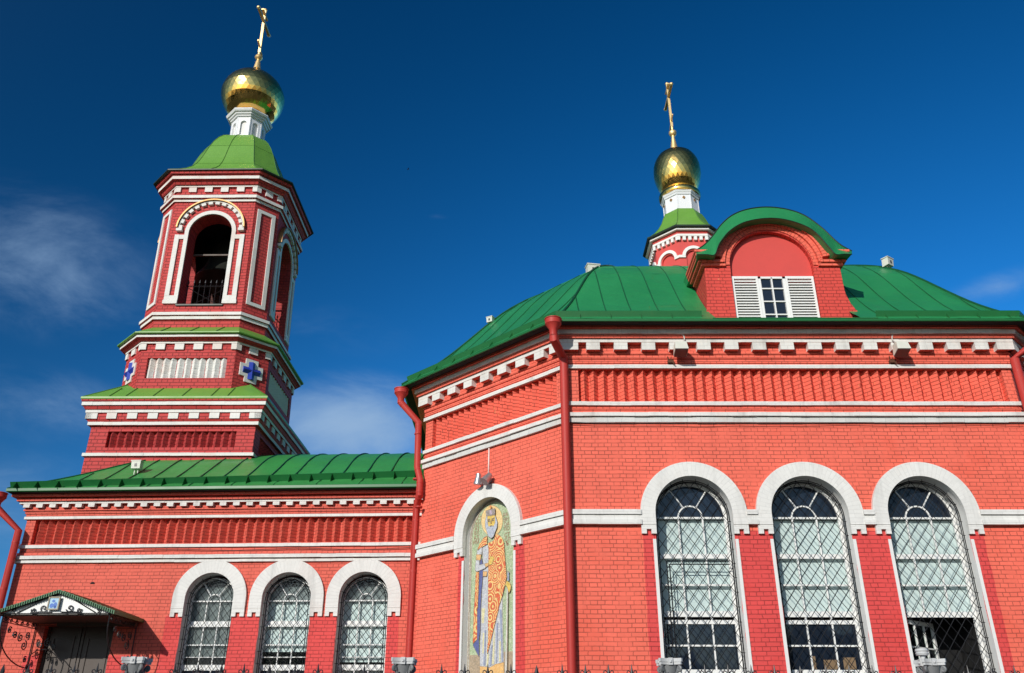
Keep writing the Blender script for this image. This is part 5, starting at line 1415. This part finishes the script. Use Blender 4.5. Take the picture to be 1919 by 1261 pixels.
# ================================================================ DOWNPIPES
def downpipe(name, label, base, funnel, pts, r=.074, fr_=.165):
    root = thing(name, label, 'drainpipe', base, 0, 'red downpipes with funnels at the building corners')
    L3 = lambda p: (p[0] - base[0], p[1] - base[1], p[2] - base[2])
    q = MB(); q.tube([L3(p) for p in pts], r, 14); q.build('pipe', M['pipe_red'], root)
    q = MB(); f = L3(funnel)
    q.lathe(f, [(r + .004, -.30), (r + .006, -.17), (fr_ - .01, -.06), (fr_, -.05), (fr_, .045), (fr_ + .012, .05), (fr_ + .012, .065), (fr_ - .015, .065), (fr_ - .02, 0.0), (r, -.1)], 22, cap=False)
    q.build('funnel', M['pipe_red'], root)
    for (a, b) in zip(pts, pts[1:]):
        va, vb = Vector(a), Vector(b); d = (vb - va)
        if d.length > 1.2:
            k = int(d.length / 1.5)
            for i in range(1, k + 1):
                c = va + d * (i / (k + .6)); u = d.normalized()
                q = MB(); q.tube([L3(c - u * .025), L3(c + u * .025)], r + .008, 14); q.build('pipe_joint', M['pipe_red'], root)
    for p, nx_ in zip(pts[1:-1], pts[2:]):        # collars at the bends
        c = Vector(p); u = (Vector(nx_) - c).normalized()
        q = MB(); q.tube([L3(c + u * .05), L3(c + u * .09)], r + .006, 14); q.build('pipe_collar', M['pipe_red'], root)
    q = MB()
    for p in pts[2:-1]:
        c = Vector(L3(p)); q.tube([c + Vector((0, 0, -.30)), c + Vector((0, 0, -.27))], r + .012, 12)
        q.bar(c + Vector((0, .05, -.285)), c + Vector((0, .28, -.285)), .008)
    q.build('pipe_clamp', M['pipe_red'], root)
downpipe('downpipe', 'red downpipe on the apse corner between the mosaic wall and the window wall', (.91, 15.84, 0), (.70, 15.36, 9.30), [(.70, 15.36, 9.14), (.70, 15.36, 8.93), (.925, 15.895, 8.72), (.925, 15.895, 0)])
downpipe('downpipe', 'red downpipe with double bend where the low wing meets the apse', (-2.35, 19.2, 0), (-2.80, 18.96, 9.25), [(-2.80, 18.96, 9.1), (-2.80, 18.96, 8.98), (-2.36, 19.05, 8.50), (-2.34, 19.08, 7.42), (-2.25, 19.0, 7.10), (-2.25, 19.0, 6.75), (-2.33, 19.25, 6.5), (-2.33, 19.25, 0)])
lp = lambda lx, ly, z: wl(lx, ly, z)
downpipe('downpipe', 'red downpipe on the far left corner of the low wing', wl(-8.87, -.2), lp(-9.40, -.45, 6.98), [lp(-9.40, -.45, 6.84), lp(-9.40, -.45, 6.70), lp(-8.87, -.2, 6.20), lp(-8.87, -.2, 0)])
downpipe('downpipe', 'red downpipe bending down at the right end of the window wall', (10.06, 15.85, 0), (10.45, 15.4, 9.30), [(10.45, 15.4, 9.14), (10.45, 15.4, 9.0), (10.03, 15.83, 8.70), (10.06, 15.85, 0)])

# ================================================================ LAMPS
def wall_flood(x, z, label, flip):
    r = thing('floodlight', label, 'floodlight', (x, 15.80, z), 0, 'floodlights hung under the apse eave')
    q = MB()
    q.hexa([(-.14, -.27, -.13), (.13, -.27, -.13), (.13, -.02, -.20), (-.14, -.02, -.20), (-.12, -.22, .05), (.105, -.22, .05), (.105, -.02, .04), (-.12, -.02, .04)])
    q.build('housing', M['lamp_body'], r)
    q = MB(); q.hexa([(-.13, -.26, -.145), (.12, -.26, -.145), (.12, -.03, -.215), (-.13, -.03, -.215), (-.13, -.26, -.133), (.12, -.26, -.133), (.12, -.03, -.203), (-.13, -.03, -.203)]); q.build('lamp_glass', M['lamp_under'], r)
    q = MB(); s = -1 if flip else 1
    q.tube([(-.0, -.08, .03), (s * .05, -.06, .09), (s * .11, -.05, .17), (s * .10, -.06, .25), (s * .03, -.05, .33), (-s * .06, -.02, .355)], .012, 6); q.build('lamp_cable', M['cable'], r)
    q = MB(); q.tube([(.0, -.05, -.02), (.0, .22, -.06)], .014, 6); q.box(-.03, .03, .1, .2, -.09, -.02); q.build('bracket', M['rust'], r)
wall_flood(3.28, 8.93, 'off white floodlight under the apse eave left of the dormer, nearer the corner pipe', False)
wall_flood(7.72, 8.93, 'off white floodlight under the apse eave right of the dormer', True)
for x, lb in ((3.10, 'rusty bracket stub on the brick cornice below the floodlight left of the dormer'), (7.60, 'rusty bracket stub on the brick cornice below the floodlight right of the dormer')):
    r = thing('bracket_stub', lb, 'bracket', (x, 15.93, 8.66), 0, 'rusty bracket stubs on the cornice')
    q = MB(); q.box(-.06, .06, -.05, .03, -.01, .05); q.tube([(-.04, -.02, .04), (-.06, -.05, .12)], .012, 5); q.tube([(.03, -.03, .0), (.07, -.06, -.05)], .014, 5); q.tube([(0, -.03, .03), (.01, -.05, .10)], .01, 5)
    q.build('stub', M['rust'], r)
def roof_flood(loc, rot, label, s=1.0):
    r = thing('roof_floodlight', label, 'floodlight', loc, rot, 'white floodlights standing on the roofs')
    q = MB(); q.hexa([(-.13 * s, -.10 * s, .08 * s), (.13 * s, -.10 * s, .08 * s), (.13 * s, .10 * s, .06 * s), (-.13 * s, .10 * s, .06 * s), (-.14 * s, -.12 * s, .30 * s), (.14 * s, -.12 * s, .30 * s), (.14 * s, .08 * s, .28 * s), (-.14 * s, .08 * s, .28 * s)])
    q.box(-.155 * s, .155 * s, -.135 * s, .09 * s, .302 * s, .325 * s)
    q.build('housing', M['lamp_body'], r)
    q = MB(); q.box(-.035 * s, .035 * s, -.118 * s, -.112 * s, .14 * s, .23 * s); q.build('lamp_glass', M['lamp_under'], r)
    q = MB(); q.tube([(-.05 * s, 0, -.12), (-.05 * s, 0, .08 * s)], .014, 5); q.tube([(.05 * s, 0, -.12), (.05 * s, 0, .08 * s)], .014, 5); q.build('foot', M['lamp_body'], r)
# ================================================================ MOSAIC ICON
mos = thing('mosaic_icon', 'tall arched mosaic of a robed bearded saint with golden halo set in a niche', 'mosaic', (.96, 16, 0))
fM = Fr((.96, 16), (1, -1))     # u runs against s
nN = fM.n
def mp3(s_, z, w): return (.96 - s_ * .70710678 - nN[0] * 0 + nN[0] * w - .96, 16 + s_ * .70710678 + nN[1] * w - 16, z)
def mface(mb, pts, w): mb.face([mp3(s_, z, w) for s_, z in pts], uv=[(s_, z) for s_, z in pts])
cS, rS, W0 = 2.23, .715, -.14
q = MB(); mface(q, opening_outline(cS, rS + .02, 2.36, SPR, 28), W0 - .006); q.build('border', MS['border'], mos)
q = MB(); mface(q, opening_outline(cS, rS - .055, 2.36, SPR, 28), W0 - .002); q.build('background', MS['back'], mos)
q = MB()
for rr in (rS - .05, rS - .005):
    o = opening_outline(cS, rr, 2.36, SPR, 28); o2 = opening_outline(cS, rr - .014, 2.36, SPR, 28)
    for i in range(len(o) - 1): mface(q, [o[i], o[i + 1], o2[i + 1], o2[i]], W0 + .0)
q.build('border_line', MS['line'], mos)
def outline(mb, pts, w, th=.006):
    n_ = len(pts)
    for i in range(n_):
        a, b = Vector(pts[i]), Vector(pts[(i + 1) % n_]); d = (b - a)
        if d.length < 1e-4: continue
        d.normalize(); nn = Vector((-d.y, d.x)) * th / 2; a = a - d * th * .3; b = b + d * th * .3
        mface(mb, [tuple(a + nn), tuple(b + nn), tuple(b - nn), tuple(a - nn)], w)
names = {'robe': 'cloak', 'skin': 'face_and_hands', 'beard': 'hair_and_beard', 'line': 'dark_line'}
lay = 0; ol = MB()
groups = []
for col, pts, ln in MOS:
    lay += 1
    w = W0 + .002 + lay * .0012
    q = MB(); 
    pp = [(s_, max(z, 2.37)) for s_, z in pts]
    mface(q, pp, w)
    if groups and groups[-1][0] == col:
        groups[-1][1].v  # merged below
        m0 = groups[-1][1]; i0 = len(m0.v); m0.v += q.v; m0.f.append(tuple(range(i0, i0 + len(q.v)))); m0.uv += q.uv; m0.sm += q.sm
    else: groups.append([col, q])
    if ln: outline(ol, pp, w + .0006)
for col, q in groups: q.build(names.get(col, col), MS[col], mos, weld=False)
ol.build('outline', MS['line'], mos, weld=False)
lt = MB()
dg = None
for s_txt, (s_, z) in TXT:
    cu = bpy.data.curves.new('letters', 'FONT'); cu.body = s_txt; cu.size = .115; cu.align_x = 'CENTER'; cu.align_y = 'CENTER'
    to = bpy.data.objects.new('letters', cu); COL.objects.link(to)
    dg = bpy.context.evaluated_depsgraph_get(); dg.update()
    me = bpy.data.meshes.new_from_object(to.evaluated_get(dg))
    for p_ in me.polygons:
        pts = [(s_ - me.vertices[i].co.x, z + me.vertices[i].co.y) for i in p_.vertices]
        mface(lt, pts, W0 + .003)
    bpy.data.objects.remove(to); bpy.data.meshes.remove(me); bpy.data.curves.remove(cu)
if lt.v: lt.build('lettering', MS['letter'], mos, weld=False)

# twin spotlight above the niche, with its conduit
def sp(s_, z, w): return (.96 - s_ * .70711 + nN[0] * w, 16 + s_ * .70711 + nN[1] * w, z)
sl = thing('twin_spotlight', 'small grey metal spotlight with two heads above the mosaic niche', 'spotlight', sp(2.16, 6.66, 0))
b0 = Vector(sp(2.16, 6.66, 0))
rel = lambda s_, z, w: tuple(Vector(sp(s_, z, w)) - b0)
q = MB(); q.tube([rel(2.2, 6.66, 0), rel(2.2, 6.66, .06)], .07, 14); q.tube([rel(2.28, 6.66, .16), rel(2.1, 6.66, .16)], .018, 6); q.tube([rel(2.2, 6.66, .05), rel(2.2, 6.66, .16)], .02, 6); q.build('bracket', M['grey_metal'], sl)
q = MB(); q.tube([rel(2.36, 6.80, .19), rel(2.365, 6.72, .19), rel(2.385, 6.58, .19)], [.055, .06, .095], 16); q.build('lamp_head', M['grey_metal'], sl)
q = MB(); q.tube([rel(2.08, 6.74, .12), rel(2.09, 6.66, .19), rel(2.10, 6.56, .27)], [.06, .075, .10], 16); q.build('lamp_head', M['grey_metal'], sl)
q = MB(); q.tube([rel(2.23, 7.40, .02), rel(2.235, 6.73, .02)], .017, 8)
tag(q.build('conduit', M['conduit'], None, tuple(b0)), 'thin pale pink conduit running down the brick wall to the spotlight', 'conduit')

# cables along the mouldings
q = MB()
pts = []
for i in range(41):
    f = i / 40; x = 1.02 + 8.9 * f
    sag = -.02 * abs(sin(f * pi * 3.3)) - (.03 if .22 < f < .36 else 0) * sin((f - .22) / .14 * pi)
    pts.append((x, 15.93, 7.372 + sag + random.uniform(-.003, .003)))
q.tube(pts, .008, 5)
tag(q.build('wall_cable', M['black_cable']), 'thin dark cable sagging under the upper white moulding of the window wall', 'cable')
q = MB()
pts = [wl(-8.8 + 9.4 * i / 40, -.04, 5.74 + .02 * sin(i * .5) + random.uniform(-.004, .004)) for i in range(41)]
q.tube(pts, .008, 5)
tag(q.build('wall_cable', M['black_cable']), 'thin dark cable along the wing wall under the ribbed frieze', 'cable')

# ================================================================ FENCE
FY = 8.0
px = [-3.364, -1.005, 1.320, 3.600, 5.9, -5.7]
labels_p = ['grey stone fence pillar with scrolled capital in front of the entrance canopy', 'grey stone fence pillar with scrolled capital where the wing meets the apse',
            'grey stone fence pillar with scrolled capital in front of the nearest large window', 'grey stone fence pillar with a round knob on its capital in front of the open window']
def pillar(x, label, knob):
    r = thing('fence_pillar', label, 'pillar', (x, FY, 0), 0, 'stone fence pillars')
    q = MB(); q.lathe((0, 0, 0), [(.13, 0), (.13, .15), (.10, .18), (.088, 1.0), (.076, 2.08), (.088, 2.10), (.076, 2.115)], 24); q.build('shaft', M['stone'], r)
    q = MB()
    H = 2.30
    def slab(half, dip, cut):
        """square slab with hollowed sides and clipped corners"""
        A_ = []
        for k in range(4):
            a = R(90 * k)
            for i in range(13):
                f = -1 + 2 * i / 12; lx_, ly_ = f * (half - cut), -half + dip * (1 - f * f)
                A_.append((lx_ * cos(a) - ly_ * sin(a), lx_ * sin(a) + ly_ * cos(a)))
        return A_
    fr0 = Fr((0, 0), (1, 0), (0, 1))
    q.hprism(fr0, slab(.104, .030, .014), H - .030, H); q.hprism(fr0, slab(.098, .030, .014), H - .052, H - .0302)
    for k in range(4):
        a = R(90 * k); T3 = lambda x_, y_, z_: (x_ * cos(a) - y_ * sin(a), x_ * sin(a) + y_ * cos(a), z_)
        q.hexa([T3(-.019, -.092, H - .055), T3(.019, -.092, H - .055), T3(.019, -.06, H - .055), T3(-.019, -.06, H - .055), T3(-.019, -.092, H + .003), T3(.019, -.092, H + .003), T3(.019, -.06, H + .003), T3(-.019, -.06, H + .003)])
        q.lathe(T3(0, -.0925, H - .038), [(.0, 0.0), (.012, .004), (.012, .02), (0, .024)], 8, cap=False)
    q.build('abacus', M['stone'], r)
    q = MB()
    q.lathe((0, 0, 0), [(.062, 2.06), (.064, 2.14), (.068, 2.20), (.080, 2.244)], 24)
    for k in range(4):                       # corner volutes
        a = R(45 + 90 * k); ux_, uy_ = cos(a), sin(a)
        pts = [((.072 + .032 * i / 6) * ux_, (.072 + .032 * i / 6) * uy_, 2.16 + .075 * sin(R(90) * i / 6)) for i in range(7)]
        pts += [((.104 + .020 * (1 - j / 16 * .8) * sin(j * .55)) * ux_, (.104 + .020 * (1 - j / 16 * .8) * sin(j * .55)) * uy_, 2.235 - .022 + .022 * (1 - j / 16 * .8) * cos(j * .55)) for j in range(1, 17)]
        q.tube(pts, .0115, 7)
    for k in range(8):                       # two ranks of leaves with curled tips
        for z_, half_, lift, out_ in ((2.10, .022, .0, .068), (2.165, .018, 22.5, .073)):
            a = R(45 * k + lift); c_, s_ = cos(a), sin(a)
            rings = []
            for wdt, oo, zz in ((half_, -.008, -.06), (half_ * 1.1, .0, -.03), (half_ * .95, .008, 0.0), (half_ * .7, .022, .018), (half_ * .4, .034, .014), (half_ * .15, .036, .0)):
                rr_ = out_ + oo
                rings.append([((rr_ - .006 * abs(m_)) * c_ - m_ * wdt * s_, (rr_ - .006 * abs(m_)) * s_ + m_ * wdt * c_, z_ + zz) for m_ in (-1, -.5, 0, .5, 1)])
            q.grid(rings, smooth=True)
    q.build('capital', M['capital'], r)
    if knob:
        q = MB(); q.lathe((0, 0, 0), [(.02, H), (.022, H + .03), (.05, H + .034), (.055, H + .05), (.05, H + .058), (.05, H + .062), (.056, H + .07), (.05, H + .088), (.0, H + .09)], 18, cap=False)
        q.v = [(x_ - .052, y_, z_) for x_, y_, z_ in q.v]; q.build('knob', M['stone'], r)
    return r
for i in range(4): pillar(px[i], labels_p[i], i == 3)

def fence_panel(x0, x1):
    root = thing('fence_panel', '', 'fence', ((x0 + x1) / 2, FY, 0), 0, 'black wrought iron fence panels')
    hw = (x1 - x0) / 2 - .12
    q = MB()
    for z in (.25, 1.15, 2.04): q.box(-hw, hw, -.012, .012, z - .015, z + .015)
    q.build('rail', M['iron'], root)
    for k in range(-4, 5):
        x = k * .2025 + (0.022 if k > 0 else -.022 if k < 0 else 0)
        q = MB(); q.box(x - .008, x + .008, -.0085, .0085, .1, 2.17); q.build('bar', M['iron'], root)
        q = MB()
        if k == 0:
            q.tube([(x, 0, 2.10), (x, 0, 2.15), (x, 0, 2.185), (x, 0, 2.245)], [.008, .012, .020, .002], 8)
        else:
            q.tube([(x, 0, 2.16), (x, 0, 2.185), (x, 0, 2.20), (x, 0, 2.255)], [.009, .016, .010, .002], 8)
            for s in (-1, 1):
                q.tube([(x + s * a, 0, z) for a, z in ((.004, 2.165), (.012, 2.19), (.026, 2.203), (.040, 2.198), (.043, 2.182), (.034, 2.174), (.028, 2.18))], .0042, 6)
            q.box(x - .016, x + .016, -.012, .012, 2.168, 2.18)
        q.build('finial', M['iron'], root)
    return root
PANELS = [(px[0], px[1], 'black wrought iron fence panel in front of the small wing windows'), (px[1], px[2], 'black wrought iron fence panel in front of the mosaic saint'),
          (px[2], px[3], 'black wrought iron fence panel in front of the large apse windows'), (px[5], px[0], 'black wrought iron fence panel in front of the canopied door'), (px[3], px[4], 'black wrought iron fence panel at the right end in front of the open window')]
src = None
for x0_, x1_, lb in PANELS:
    if src is None: src = fence_panel(x0_, x1_); src['label'] = lb
    else: dup(src, ((x0_ + x1_) / 2, FY, 0), 0, lb)

# roof floodlights stand on the roofs
def on_apse(fr, u, d): 
    x, y, _ = fr.p(u, EV - d, 0); return (x, y, rz(RPS, d) + .05)
roof_flood((1.86, 18.6, 12.14), R(10), 'white floodlight box on the hip of the apse roof left of the dormer', 1.1)
roof_flood((-.72, 19.75, 11.44), R(-30), 'white floodlight box on the far left edge of the apse roof', .62)
roof_flood((9.12, 18.3, 12.24), R(35), 'white floodlight box on the apse roof right of the dormer', .85)
lx_, ly_ = -6.72, .62
roof_flood(wl(lx_, ly_, wroof(ly_) + .06), WROT, 'white floodlight box on the green wing roof below the bell tower', .85)

# far bird
bd = thing('bird', 'tiny dark bird high in the blue sky between the two towers', 'bird', (-8.8, 55.63, 43.17), R(20))
q = MB()
q.tube([(-.16, 0, 0), (-.08, 0, .01), (.05, 0, .015), (.15, 0, .02), (.2, 0, .015)], [.01, .04, .05, .03, .006], 8)
for s in (-1, 1):
    q.grid([[(.10, s * .03, .03), (.06, s * .22, .10), (-.02, s * .42, .05)], [(-.03, s * .03, .02), (-.06, s * .2, .09), (-.06, s * .42, .045)]])
q.grid([[(-.14, -.03, 0), (-.26, -.06, 0)], [(-.14, .03, 0), (-.26, .06, 0)]])
q.build('body', M['black_cable'], bd)
bd.scale = (.45, .45, .45)
